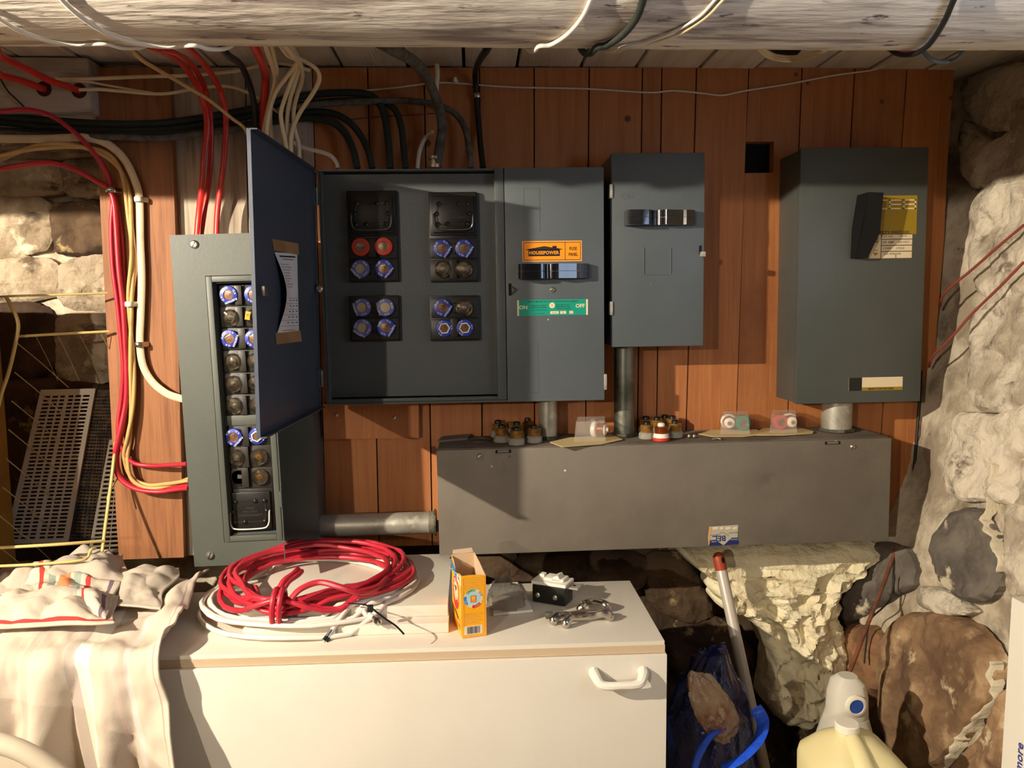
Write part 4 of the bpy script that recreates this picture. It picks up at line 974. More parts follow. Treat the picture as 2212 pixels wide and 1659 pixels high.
cw = [
 ('cream cable nearest the thick red one', [(568, 92, .9), (580, 120, 1.15), (590, 150, 1.3), (594, 172, 1.34), (590, 195, 1.365), (582, 225, 1.385), (574, 262, 1.40), (571, 300, 1.41), (580, 400, 1.43), (590, 503, 1.43)]),
 ('cream cable second from the thick red one', [(582, 92, .9), (592, 128, 1.2), (598, 160, 1.33), (591, 200, 1.375), (584, 235, 1.40), (584, 270, 1.41), (590, 310, 1.42), (602, 400, 1.435), (606, 502, 1.435)]),
 ('cream cable crossing from the knot back to the left pair', [(598, 92, .9), (622, 120, 1.15), (643, 133, 1.25), (620, 165, 1.31), (601, 190, 1.345), (590, 215, 1.37), (580, 250, 1.385), (577, 300, 1.40), (590, 400, 1.42), (596, 503, 1.42)]),
 ('cream cable bowing left below the knot', [(610, 92, .9), (632, 122, 1.16), (644, 136, 1.27), (632, 168, 1.32), (618, 205, 1.35), (607, 242, 1.375), (610, 275, 1.39), (619, 320, 1.405), (628, 400, 1.43), (626, 502, 1.43)]),
 ('cream cable hanging straight below the knot', [(616, 92, .91), (638, 122, 1.18), (646, 140, 1.29), (640, 168, 1.34), (629, 205, 1.365), (622, 240, 1.39), (620, 280, 1.40), (622, 330, 1.415), (632, 400, 1.44), (634, 501, 1.44)]),
 ('cream cable looping out to the right of the knot', [(604, 92, .9), (632, 119, 1.12), (662, 134, 1.25), (684, 150, 1.3), (690, 168, 1.32), (684, 187, 1.335), (669, 212, 1.355), (650, 240, 1.375), (636, 268, 1.39), (629, 300, 1.40), (630, 340, 1.415), (640, 400, 1.435), (642, 501, 1.435)]),
 ('cream cable with a tight bend below the knot', [(622, 92, .91), (644, 128, 1.22), (653, 155, 1.33), (651, 178, 1.36), (641, 207, 1.385), (634, 240, 1.40), (636, 275, 1.41), (645, 310, 1.42), (647, 345, 1.425), (650, 400, 1.44), (650, 500, 1.44)])]
for lb, pts in cw: cable(lb, pts, 9.5, 'cream_jacket', flat=.8)
cable('short cream cable reaching right to the wide panel', [(634, 308, 1.44), (660, 320, 1.44), (696, 329, 1.435), (716, 338, 1.43), (727, 353, 1.43), (729, 363, 1.43)], 9, 'white_jacket')
# across the left
cable('upper cream cable running level across the planks', [(120, 171, 1.42), (200, 170, 1.43), (300, 166, 1.44), (400, 163, 1.445), (500, 155, 1.44), (560, 142, 1.43), (600, 136, 1.4), (640, 143, 1.38), (668, 152, 1.40)], 7.5, 'cream_jacket')
cable('lower cream cable sagging across the planks', [(171, 194, 1.425), (215, 193, 1.43), (260, 197, 1.44), (350, 203, 1.445), (420, 192, 1.445), (480, 186, 1.44), (520, 194, 1.445), (560, 214, 1.45), (590, 235, 1.455), (610, 248, 1.46)], 7, 'cream_jacket')
cable('thin cream wire between the two level cream cables', [(130, 173, 1.425), (190, 177, 1.43), (240, 186, 1.44), (292, 195, 1.45), (330, 201, 1.455)], 5, 'cream_jacket')
cable('upper red cable entering the right bored hole', [(-60, 92, 1.1), (0, 122, 1.22), (60, 150, 1.32), (110, 175, 1.38), (150, 188, 1.41), (171, 196, 1.432)], 15, 'red_jacket')
cable('lower red cable entering the left bored hole', [(-60, 148, 1.25), (0, 162, 1.32), (45, 174, 1.38), (80, 187, 1.41), (96, 193, 1.432)], 15, 'red_jacket')
cable('thin black wire hanging from the sill timber', [(-10, 150, 1.42), (4, 176, 1.424), (18, 198, 1.424), (35, 214, 1.424), (53, 232, 1.424)], 3.5, 'black_jacket')
dark = [
 ('topmost dark green cable of the level bundle', [(-60, 250, 1.45), (100, 260, 1.45), (240, 268, 1.445), (350, 266, 1.455), (440, 254, 1.46), (540, 236, 1.455), (620, 214, 1.455), (690, 203, 1.46), (760, 200, 1.46), (800, 206, 1.46), (822, 228, 1.455), (833, 262, 1.45), (839, 310, 1.44), (843, 364, 1.435)], 15, 'green_black'),
 ('dark green cable second in the level bundle', [(-60, 262, 1.455), (100, 274, 1.455), (240, 281, 1.447), (360, 279, 1.455), (450, 268, 1.46), (540, 250, 1.46), (640, 228, 1.46), (740, 218, 1.463), (820, 220, 1.462), (852, 236, 1.458), (866, 272, 1.45), (872, 320, 1.44), (876, 364, 1.435)], 14, 'green_black'),
 ('sooty cable at the bottom of the level bundle', [(-60, 282, 1.455), (100, 287, 1.455), (250, 290, 1.447), (380, 288, 1.455), (480, 278, 1.46), (580, 264, 1.46), (660, 255, 1.46), (710, 262, 1.455), (742, 284, 1.45), (762, 322, 1.44), (772, 364, 1.435)], 15, 'green_black'),
 ('dark green cable curving down second over the wide panel', [(560, 262, 1.465), (640, 246, 1.465), (700, 242, 1.462), (744, 256, 1.455), (776, 288, 1.45), (796, 328, 1.44), (804, 364, 1.435)], 14, 'green_black'),
 ('grey braided cable along the underside of the level bundle', [(-60, 286, 1.44), (60, 292, 1.44), (160, 296, 1.44), (250, 296, 1.436), (340, 299, 1.445), (420, 290, 1.45), (500, 280, 1.455), (580, 274, 1.46)], 13, 'grey_braid'),
 ('grey braided cable ending right of the thick grey one', [(600, 238, 1.45), (680, 226, 1.452), (780, 220, 1.452), (860, 217, 1.455), (930, 223, 1.46), (975, 240, 1.455), (1000, 268, 1.45), (1012, 310, 1.44), (1017, 363, 1.435)], 13, 'grey_braid'),
 ('thick grey braided service cable from the beam to the wide panel', [(800, 88, .92), (850, 108, 1.08), (890, 130, 1.22), (918, 160, 1.32), (935, 195, 1.38), (949, 235, 1.41), (955, 275, 1.42), (949, 320, 1.425), (943, 363, 1.43)], 22, 'grey_braid')]
for lb, pts, wd, m in dark: cable(lb, pts, wd, m, n=10)
mb = MB(); M = Matrix.Translation(at(940, 363, 1.43)); mb.lathe([(.012, 0), (.012, .006), (.0095, .007), (.0095, .014), (.0115, .015), (.0115, .02)], 'steel', 14, M); mb.build('cable_connector', None, 'small steel connector where the thick grey cable enters', 'connector')
cable('short white cable stub hanging from a ceiling hole', [(943, 139, 1.44), (945, 155, 1.44), (944, 175, 1.445), (942, 198, 1.45)], 10, 'white_jacket')
cable('black cable dropping past a silver clip to the wide panel', [(1062, 90, .92), (1052, 106, 1.06), (1038, 127, 1.28), (1028, 150, 1.42), (1027, 175, 1.462), (1030, 215, 1.47), (1034, 270, 1.468), (1039, 325, 1.45), (1044, 364, 1.435)], 13.5, 'black_jacket')
cable('short white cable bending into the wide panel top', [(934, 284, 1.46), (920, 297, 1.45), (909, 318, 1.44), (904, 340, 1.435), (902, 364, 1.435)], 9, 'white_jacket')
cable('thin white wire strung loosely across the top of the boards', [(770, 197, 1.474), (850, 190, 1.474), (920, 181, 1.474), (975, 179, 1.474), (1100, 188, 1.474), (1270, 192, 1.474), (1400, 200, 1.474), (1455, 196, 1.474), (1520, 202, 1.474), (1560, 206, 1.474), (1610, 196, 1.474), (1700, 182, 1.474), (1800, 163, 1.474), (1880, 152, 1.474), (1912, 141, 1.46)], 3.6, 'white_jacket', cat='wire', name='wire')
cable('thin brown wire lying below the grey braided cable', [(760, 258, 1.476), (820, 252, 1.476), (880, 249, 1.476), (940, 245, 1.476)], 2.5, 'copper_red_wire', cat='wire', name='wire')
# left descending bundle
YL = 1.452
cable('upper crimson cable arching over to the left clamp', [(-60, 244, 1.36), (0, 241, 1.38), (60, 237, 1.40), (112, 251, 1.41), (160, 285, 1.42), (200, 327, 1.43), (228, 368, 1.445), (241, 408, YL), (243, 440, YL), (240, 500, YL), (244, 580, YL), (254, 660, YL), (262, 740, YL), (266, 800, YL), (262, 862, YL), (255, 918, 1.448), (261, 962, 1.446), (284, 997, 1.446), (322, 1006, 1.444), (375, 1004, 1.43), (405, 1002, 1.42)], 12, 'crimson_jacket', flat=.8)
cable('lower crimson cable arching over to the left clamp', [(-60, 372, 1.38), (0, 365, 1.40), (60, 355, 1.41), (112, 352, 1.42), (162, 366, 1.43), (208, 391, 1.445), (236, 410, 1.444), (247, 440, 1.444), (252, 500, 1.446), (257, 580, 1.446), (266, 660, 1.446), (271, 740, 1.446), (274, 810, 1.446), (272, 870, 1.446), (258, 940, 1.44), (248, 990, 1.44), (258, 1030, 1.44), (292, 1055, 1.438), (340, 1062, 1.436), (380, 1057, 1.43), (408, 1054, 1.42)], 13, 'crimson_jacket', flat=.8)
cable('crimson cable squeezed third under the left clamp', [(244, 400, 1.455), (252, 440, 1.456), (262, 510, 1.456), (267, 600, 1.456), (272, 680, 1.456), (276, 760, 1.456), (278, 820, 1.456), (274, 880, 1.453), (262, 945, 1.45), (253, 990, 1.45), (262, 1028, 1.45), (296, 1049, 1.448), (345, 1055, 1.444), (408, 1048, 1.425)], 9, 'crimson_jacket')
def twist(label, pts, wpx, m):
    P = spline([at(pts[0][0]-430, pts[0][1]+8, pts[0][2])]+[at(*q) for q in pts], 8); r = wpx/2/F*1.45; mb = MB()
    for ph in (0, PI):
        Q = []
        for i, p in enumerate(P):
            t = (P[min(i+1, len(P)-1)]-P[max(i-1, 0)]).normalized(); a = V((0, 1, 0)); b = t.cross(a).normalized(); g = i*.16+ph
            Q.append(p+a*(r*.5*math.cos(g))+b*(r*.5*math.sin(g)))
        mb.tube(Q, r*.62, m, 7)
    return mb.build('cable', None, label, 'cable', sharp=60)
twist('twisted tan cable between the crimson and cream cables', [(-60, 356, 1.38), (0, 341, 1.40), (60, 322, 1.41), (120, 314, 1.42), (180, 318, 1.43), (228, 334, 1.44), (258, 364, 1.446), (274, 410, 1.448), (281, 480, 1.448), (286, 560, 1.448), (281, 640, 1.448), (283, 720, 1.448), (286, 800, 1.448), (285, 880, 1.448), (278, 945, 1.446), (272, 988, 1.444), (284, 1032, 1.444), (320, 1051, 1.442), (362, 1047, 1.434), (408, 1036, 1.424)], 14, 'tan_jacket')
cable('cream cable stapled down the left plank and bent into the tall panel', [(-60, 300, 1.41), (0, 300, 1.42), (100, 300, 1.43), (180, 297, 1.435), (230, 310, 1.44), (268, 344, 1.446), (292, 392, 1.45), (301, 430, 1.451), (303, 520, 1.451), (306, 600, 1.451), (304, 680, 1.451), (302, 740, 1.451), (309, 790, 1.451), (329, 825, 1.449), (358, 849, 1.44), (384, 859, 1.428), (405, 864, 1.42)], 16, 'cream_jacket', flat=.6, fdir=(0, 1, 0))
def clip(px, py, Y, wd, label, m='steel'):
    p = at(px, py, Y); mb = MB(); w2 = wd/2
    pts = [p+V((-w2-.004, .010, 0)), p+V((-w2, .002, 0)), p+V((-w2*.7, -.007, 0)), p+V((0, -.0095, 0)), p+V((w2*.7, -.007, 0)), p+V((w2, .002, 0)), p+V((w2+.004, .010, 0))]
    mb.tube(spline(pts, 3), .0045, m, 8, .3, fdir=(0, -1, 0)); return mb.build('cable_clip', None, label, 'cable clip')
clip(241, 411, 1.444, .019, 'round steel clamp gathering the crimson cables'); clip(301, 431, 1.449, .015, 'pale clip at the top of the stapled cream cable', 'white_plastic')
clip(281, 657, 1.444, .015, 'clear clip halfway down the twisted tan cable', 'white_plastic'); clip(302, 744, 1.449, .015, 'steel clip just above the bend of the cream cable')
clip(1031, 208, 1.468, .013, 'silver clip on the black cable above the wide panel'); clip(983, 175, 1.474, .006, 'tiny grey clip holding the thin white wire', 'white_plastic')
# round the beam
def bcable(label, pts, wpx, m, off=0, n=8):
    r = wpx/2/F*.75
    (xa, ya), (xb, yb) = pts[0], pts[1]; ex_ = []
    if ya > -45: ex_ = [(xa-120, ya-40), (xa-260, ya-60), (xa-420, ya-64)]
    else: ex_ = [(xa+(xa-xb)*.9, ya-60), (xa+(xa-xb)*1.5, ya-125), (xa+(xa-xb)*1.8, ya-190), (xa+(xa-xb)*2, ya-255)]
    P = [onbeam(x, y, r+off) for x, y in ex_[::-1]+list(pts)]; P = [p for p in P if p.z < CZ-r*.4]
    dx = .35*(P[-1].x-P[-2].x); rr_ = BR*1.012+r+off
    for a in (-78, -58, -34):
        P.append(V((P[-1].x+dx, BY+rr_*math.cos(math.radians(a)), BZ+rr_*math.sin(math.radians(a)))))
    mb = MB(); mb.tube(spline(P, 6), r, m, n); return mb.build('cable', None, label, 'cable', sharp=60)
bcable('white cable drooping under the far left of the beam', [(-60, 0), (0, 42), (45, 68), (100, 88), (165, 97), (225, 95)], 9, 'bright_jacket')
bcable('white cable slanting down the beam right of the far left one', [(100, -40), (135, 2), (180, 41), (240, 76), (305, 95), (365, 101), (420, 98)], 11, 'bright_jacket')
bcable('bright white cable over the middle of the beam', [(1295, -50), (1276, 0), (1256, 40), (1226, 74), (1190, 97), (1165, 100)], 11, 'bright_jacket')
bcable('thick dark green cable over the middle of the beam', [(1400, -50), (1389, 0), (1374, 40), (1346, 74), (1312, 97), (1290, 102)], 18, 'green_black')
bcable('cream cable of the pair over the beam, nearer the dark one', [(1590, -50), (1545, 0), (1508, 38), (1445, 73), (1390, 93), (1345, 101)], 8, 'bright_jacket')
bcable('cream cable of the pair over the beam, further right', [(1610, -50), (1562, 0), (1522, 40), (1462, 76), (1402, 95), (1355, 102)], 8, 'cream_jacket', .001)
bcable('dark cable over the right end of the beam', [(2085, -50), (2060, 0), (2042, 42), (2018, 82), (1998, 104)], 14, 'black_jacket')
cable('blue grey cable looping below the right end of the beam', [(1993, 100, .92), (2000, 118, 1.05), (2020, 131, 1.1), (2050, 132, 1.12), (2072, 122, 1.1), (2086, 100, 1.0)], 9, 'blue_grey_jacket')
cable('short red cable peeping out under the right of the beam', [(1900, 40, 1.12), (1915, 96, 1.12), (1930, 108, 1.12), (1960, 111, 1.12), (1990, 105, 1.12), (2005, 96, 1.12), (2020, 40, 1.12)], 13, 'red_jacket')
for k, lb in enumerate(('outer cream cable loop on the ceiling at right', 'inner cream cable loop on the ceiling at right', 'middle cream cable loop on the ceiling at right')):
    d = k*5
    cable(lb, [(1630+d, 98, 1.0), (1645+d, 114-d*.3, 1.15), (1672, 128-d*.9, 1.25), (1710, 132-d*.9, 1.28), (1750-d, 124-d*.6, 1.22), (1782-d, 110, 1.1), (1800-d, 98, 1.0)], 7, 'cream_jacket')
mb = MB(); mb.prism([V((at(px, 110, .9).x*0+atz(px, py, CZ-.004).x, atz(px, py, CZ-.004).y, CZ-.0045)) for px, py in ((1655, 105), (1690, 122), (1722, 118), (1735, 104))], (0, 0, .0005), 'void_black'); mb.build('split_hole', ceiling, 'dark splintered hole in the boards')
# right wall wires
def wallcable(label, pts, wpx, m, name='wire', cat='wire', off=.012):
    P = []
    for q in pts:
        p, n = wallhit(*q[:2]); P.append(p+n*(q[2] if len(q) > 2 else off))
    ym = sum(p.y for p in P)/len(P); mb = MB(); mb.tube(spline(P, 6), wpx/2/F*ym, m, 7); return mb.build(name, None, label, cat, sharp=60)
wallcable('upper reddish wire slanting down the right stone wall', [(2250, 486, .03), (2205, 528, .035), (2150, 580, .04), (2095, 630, .045), (2052, 662, .02)], 6, 'copper_red_wire')
wallcable('lower reddish wire slanting down the right stone wall', [(2250, 566, .03), (2205, 618, .035), (2150, 676, .04), (2105, 732, .045), (2062, 768, .04), (2030, 792, .02)], 6, 'copper_red_wire')
cable('black wire down the right edge of the boards', [(1990, 800, 1.472), (1985, 880, 1.47), (1979, 960, 1.466), (1972, 1040, 1.465), (1968, 1100, 1.45), (1955, 1150, 1.44), (1940, 1200, 1.44), (1930, 1232, 1.46)], 7, 'black_jacket', cat='wire', name='wire')
cable('rusty ground rod slanting down in front of the right stones', [(1938, 1180, 1.41), (1905, 1270, 1.36), (1868, 1365, 1.32), (1828, 1470, 1.28), (1775, 1590, 1.24), (1700, 1750, 1.17)], 10, 'rust', cat='rod', name='ground_rod')
wallcable('kinked black wire hanging on the lower right stones', [(1966, 1242), (1958, 1290), (1940, 1312), (1912, 1340), (1904, 1390), (1900, 1432)], 4, 'black_jacket', off=.03)
# ---------------------------------------------------------------- spray foam
def foamsurf(px, py): p, n = at(px, py, 1.50), V((0, -1, 0)); return p, n
fp = [(1488, 1175), (1520, 1240), (1545, 1300), (1600, 1318), (1645, 1380), (1652, 1440), (1645, 1500), (1680, 1550), (1730, 1570), (1765, 1555), (1800, 1480), (1818, 1440), (1825, 1370), (1806, 1330), (1815, 1260), (1840, 1210), (1885, 1165)]
lump(fp, 5, .045, 70, 'foam', .022, 11, foamsurf, .04, (1705, 1335), 12, .036).build('spray_foam', None, 'lumpy cream spray foam filling the gap under the trough', 'foam')
# ---------------------------------------------------------------- loose fuses on the trough
def loose_fuse(px, py, label, kind=0, s=1.0):
    p = tt(px, py); r = .0152*s
    o = thing('plug_fuse', label, 'fuse', p, 'loose fuses on the trough'); M = Matrix.Translation(p)
    if kind == 0:
        mb = MB(M); mb.lathe([(r*.7, 0), (r*.95, .001), (r*1.0, .004), (r*.95, .011), (r*.8, .013)], 'thick_glass', 10); mb.build('glass_base', o)
    else:
        mb = MB(M); mb.lathe([(r*.8, 0), (r*1.0, .001), (r*1.0, .006), (r*.96, .0065), (r*.86, .014)], ['fuse_red', 'fuse_red', 'fuse_red', 'cap_white'], 18); mb.build('red_base', o)
    mb = MB(M); pr = [(r*.66, .0105)]; z = .012
    for k in range(4): pr += [(r*.74, z), (r*.82, z+.0016), (r*.74, z+.0032)]; z += .0033
    pr += [(r*.7, z+.001), (r*.4, z+.002)]; mb.lathe(pr, 'brass' if kind == 0 else 'copper', 18); mb.build('brass_thread', o)
    mb = MB(M); mb.lathe([(r*.45, z+.001), (r*.42, z+.006), (r*.3, z+.0075), (.0005, z+.008)], 'black_plastic' if kind == 0 else 'cap_white', 12); mb.build('contact_tip', o)
LF = [(1076, 944, 'loose glass fuse at the far left of the left cluster'), (1084, 955, 'loose glass fuse at the front left of the left cluster'), (1104, 938, 'loose glass fuse at the back of the left cluster'), (1117, 948, 'loose glass fuse in the middle of the left cluster'), (1116, 961, 'loose glass fuse nearest the trough front, left cluster'), (1140, 938, 'loose glass fuse at the back right of the left cluster, by the conduit'), (1154, 956, 'loose glass fuse at the front right of the left cluster')]
for a in LF: loose_fuse(*a)
for a in [(1395, 935, 'loose glass fuse at the back left of the right cluster'), (1397, 948, 'loose glass fuse at the front left of the right cluster'), (1419, 937, 'loose glass fuse in the middle of the right cluster'), (1436, 932, 'loose glass fuse at the back of the right cluster'), (1458, 945, 'loose glass fuse at the front right of the right cluster'), (1452, 934, 'loose glass fuse at the back right of the right cluster')]: loose_fuse(*a)
loose_fuse(1428, 952, 'loose white and red ceramic fuse, front of the right cluster', 1)
# blister packs
def pack(label, q, card2, front):
    """q: four photo points of the blister's base on the trough; card2: outline of the card"""
    c = tt(*[(q[0][k]+q[2][k])/2 for k in (0, 1)]); o = thing('blister_pack', label, 'package', c, 'blister packs on the trough')
    mb = MB(); mb.prism([tt(*p, .001+.001*(i % 2)) for i, p in enumerate(card2)], (0, 0, .0012), 'card'); cd = mb.build('backing_card', o)
    mb = MB(); base = [tt(*p, .0035) for p in q]; cen = sum(base, V((0, 0, 0)))/4; top = [b.lerp(cen+V((0, 0, b.z-cen.z)), .12)+V((0, 0, front)) for b in base]
    vs = base+top; mb.add(vs, [(4, 5, 6, 7)]+[(i, (i+1) % 4, 4+(i+1) % 4, 4+i) for i in range(4)], 'clear_plastic'); mb.build('clear_blister', o); return o
pack('blister pack lying left of the dark conduit with one clear fuse', [(1240, 955), (1308, 953), (1310, 940), (1244, 941)], [(1188, 956), (1214, 966), (1300, 960), (1345, 950), (1322, 940), (1230, 946)], .036)
pack('blister pack holding a green and a white fuse', [(1555, 938), (1620, 938), (1618, 925), (1558, 926)], [(1507, 938), (1540, 944), (1605, 944), (1655, 938), (1632, 928), (1535, 930)], .034)
pack('blister pack holding a red and a white fuse', [(1662, 936), (1722, 935), (1720, 922), (1664, 923)], [(1620, 941), (1690, 941), (1755, 937), (1758, 933), (1728, 924), (1650, 926)], .034)
def side_fuse(px, py, label, ringm, facing, dz):
    """plug fuse lying in its pack, axis horizontal"""
    p = tt(px, py)+V((0, 0, dz)); M = Matrix.Translation(p) @ facing; r = .0145
    o = thing('plug_fuse', label, 'fuse', p, 'packaged fuses')
    mb = MB(M); mb.lathe([(r*.8, -.004), (r, -.002), (r, .004), (r*.9, .006), (r*.5, .0065), (r*.46, .005), (.0004, .005)], [ringm]*4+['steel', 'fuse_window'], 20); mb.build('fuse_rim', o)
    pr = []; z = -.018
    for k in range(4): pr += [(r*.74, z), (r*.82, z+.0015), (r*.74, z+.003)]; z += .0034
    mb = MB(M); mb.lathe(pr, 'copper', 16); mb.build('brass_thread', o)
    mb = MB(M); mb.lathe([(.0004, -.026), (r*.26, -.026), (r*.3, -.022), (r*.68, -.020), (r*.7, -.017)], ['brass', 'cap_white', 'cap_white', 'cap_white'], 14); mb.build('contact_tip', o)
FB = Matrix.Rotation(-PI/2, 4, 'X')
side_fuse(1286, 948, 'clear rimmed fuse lying in the pack beside the dark conduit', 'white_plastic', Matrix.Rotation(math.radians(62), 4, 'Z') @ FACE.inverted() @ Matrix.Identity(4), .0185)
side_fuse(1604, 933, 'green rimmed fuse facing out of its pack', 'fuse_green', FACE, .0178)
side_fuse(1573, 930, 'white tipped fuse turned backwards beside the green one', 'white_plastic', Matrix.Rotation(-.25, 4, 'Z') @ FB, .0178)
side_fuse(1684, 931, 'red rimmed fuse facing out of its pack', 'fuse_red', FACE, .0178)
side_fuse(1703, 928, 'white tipped fuse turned backwards beside the red one', 'white_plastic', Matrix.Rotation(-.1, 4, 'Z') @ FB, .0178)
for px, py, lb in ((1545, 951, 'left small zinc screw lying on the trough front'), (1554, 951, 'right small zinc screw lying on the trough front'), ):
    p = tt(px, py); mb = MB(Matrix.Translation(p+V((0, 0, .003))) @ Matrix.Rotation(PI/2+.3*(px-1550)/5, 4, 'Y') @ Matrix.Rotation(.4, 4, 'X')); mb.lathe([(.0004, -.006), (.0014, -.005), (.0014, .001), (.0034, .0012), (.003, .0032), (.0004, .0038)], 'zinc_screw', 10); mb.build('screw', None, lb, 'screw')
for px, py, lb in ((1489, 946, 'left half of the grey cable clamp lying on the trough'), (1500, 946, 'right half of the grey cable clamp lying on the trough')):
    p = tt(px, py); mb = MB(Matrix.Translation(p+V((0, 0, .0002)))); mb.lathe([(.0035, 0), (.0045, .002), (.0035, .006), (.001, .007)], 'dull_steel', 10); mb.build('clamp_piece', None, lb, 'hardware')
# ---------------------------------------------------------------- white cabinet
ZC = EYE-.48
cx1 = atz(1440, 1386, ZC).x; YF = atz(1440, 1386, ZC).y; YK = 1.312; cx0 = -.785
cab = thing('cabinet', 'low white laminate cabinet with a white bow handle', 'cabinet', V(((cx0+cx1)/2, (YF+YK)/2, 0)))
mb = MB(); mb.box(cx0, cx1-.003, YF+.012, YK, 0, ZC-.018, 'white_laminate', .001); mb.build('carcass', cab)
mb = MB(); mb.box(cx0, cx1-.002, YF+.003, YK+.002, ZC-.0175, ZC, 'white_laminate', .001); top = mb.build('cabinet_top', cab)
mb = MB(); mb.box(cx0, cx1-.002, YF+.001, YF+.0029, ZC-.0168, ZC-.0055, 'laminate_edge'); mb.build('edge_band', top, 'beige edge banding')
mb = MB(); mb.box(cx0+.1, cx1, YF-.004, YF+.0115, .02, ZC-.0178, 'white_laminate', .0012); dr = mb.build('door', cab)
mb = MB(); a = at(1282, 1450, YF-.004); b = at(1388, 1448, YF-.004); zz = (at(1335, 1462, YF).z)
pts = [V((a.x, YF-.0042, a.z)), V((a.x+.001, YF-.014, a.z-.002)), V((a.x+.010, YF-.024, zz)), V(((a.x+b.x)/2, YF-.027, zz)), V((b.x-.010, YF-.024, zz)), V((b.x-.001, YF-.014, b.z-.002)), V((b.x, YF-.0042, b.z))]
mb.tube(spline(pts, 6), [.0055+.002*abs(math.cos(PI*i/36)) for i in range(37)], 'white_plastic', 10); mb.build('handle', dr, 'white bow handle')
# ---------------------------------------------------------------- spare boards on the cabinet
def slab(px0, px1, yf, yb, z0, z1, label):
    mb = MB(); mb.box(px0, px1, yf, yb, z0, z1, 'white_laminate', .0006)
    return mb
bx1 = atz(969, 1368, ZC).x; byf = atz(969, 1367, ZC).y
b1 = thing('spare_board', 'lower of two white boards stacked under the coils on the cabinet', 'board', V((bx1-.13, byf+.1, ZC)), 'spare boards on the cabinet')
slab(bx1-.30, bx1, byf, YK+.06, ZC+.0004, ZC+.0154, '').build('panel', b1)
b2 = thing('spare_board', 'upper of two white boards stacked under the coils on the cabinet', 'board', V((bx1-.13, byf+.1, ZC+.0158)), 'spare boards on the cabinet')
slab(bx1-.31, bx1-.0015, byf+.026, YK+.075, ZC+.0158, ZC+.033, '').build('panel', b2)
ZB = ZC+.0335
# ---------------------------------------------------------------- coils
def coil(cx, cy, rx, ry, n, z0, dz, r, jit, seed, zf=None, tilt=0, noise_z=.006, arc=None):
    Rr = random.Random(seed); P = []
    per = 34
    kx = [Rr.uniform(-jit, jit) for _ in range(n+1)]; ky = [Rr.uniform(-jit, jit) for _ in range(n+1)]; kr = [Rr.uniform(-jit, jit) for _ in range(n+1)]; kz = [Rr.uniform(0, 1) for _ in range(n+1)]
    for i in range(n*per+1):
        t = i/per; k = min(int(t), n-1); f = t-k
        g = lambda L_: L_[k]*(1-f)+L_[k+1]*f
        a = 2*PI*t+.6; R_ = 1+g(kr)/rx
        x = cx+g(kx)+rx*R_*math.cos(a); y = cy+g(ky)+ry*R_*math.sin(a)
        z = z0+dz*g(kz)+tilt*math.sin(a)+noise_z*noise.noise(V((x*14, y*14, k*3.3)))
        if zf: z = max(z, zf(x, y)+r)
        P.append(V((x, y, z)))
    return P
def floor_under(x, y):
    if x > bx1-.31 and y > byf+.024: return ZB
    if x > bx1-.30 and y > byf-.002: return ZC+.016
    return ZC+.0006
cl_ = atz(640, 1300, ZC+.015); 
mb = MB(); wr = .0037
P = coil(-.268, 1.243, .158, .128, 7, ZC+.004, .020, wr, .020, 3, floor_under, 0, .004)
mb.tube(P, wr, 'bright_jacket', 8)
wc = thing('coax_coil', 'coil of white coaxial cable lying under the crimson cable coil', 'cable coil', V((-.268, 1.243, ZC)))
wcab = mb.build('coiled_cable', wc, sharp=60)
for (pts, end) in (([(815, 1290, 0), (800, 1315, 0), (770, 1340, 0), (735, 1362, 0), (712, 1373, 0)], 1), ([(775, 1312, .02), (788, 1325, .02), (797, 1338, .01), (806, 1350, .006), (812, 1358, .004)], 1)):
    Q = []
    for (x, y, h) in pts:
        p = atz(x, y, ZC+.006+h); p.z = max(p.z, floor_under(p.x, p.y)+wr+.004); Q.append(p)
    S_ = spline(Q, 5); mb = MB(); mb.tube(S_, wr, 'bright_jacket', 8); tl = mb.build('cable_tail', wc, sharp=60)
    d = (S_[-1]-S_[-3]).normalized(); M = Matrix.Translation(S_[-1]) @ d.to_track_quat('Z', 'Y').to_matrix().to_4x4()
    mb = MB(M); mb.lathe([(.0044, -.006), (.0044, .005), (.0052, .0055), (.0052, .012), (.003, .0125), (.0012, .018)], ['steel', 'steel', 'black_plastic', 'steel', 'steel'], 12); mb.build('connector', tl, 'steel threaded connector')
# zip tie
Q = [atz(752, 1303, ZC+.045), atz(785, 1306, ZC+.048), atz(800, 1312, ZC+.05), atz(830, 1335, ZC+.047), atz(855, 1352, ZC+.038), atz(873, 1370, ZC+.026)]
mb = MB(); mb.tube(spline(Q, 5), .0018, 'black_jacket', 6, .4); 
c = Q[2]; mb.box(c.x-.004, c.x+.004, c.y-.004, c.y+.004, c.z-.006, c.z+.003, 'black_jacket', .001); mb.build('cable_tie', wc, 'dark cable tie with a long free end')
# crimson coil on top, tied at the front
mb = MB(); rr = .0042
P = coil(-.262, 1.252, .141, .112, 10, ZC+.028, .036, rr, .024, 11, lambda x, y: max(floor_under(x, y)+.012, ZC+.018), .006, .008)
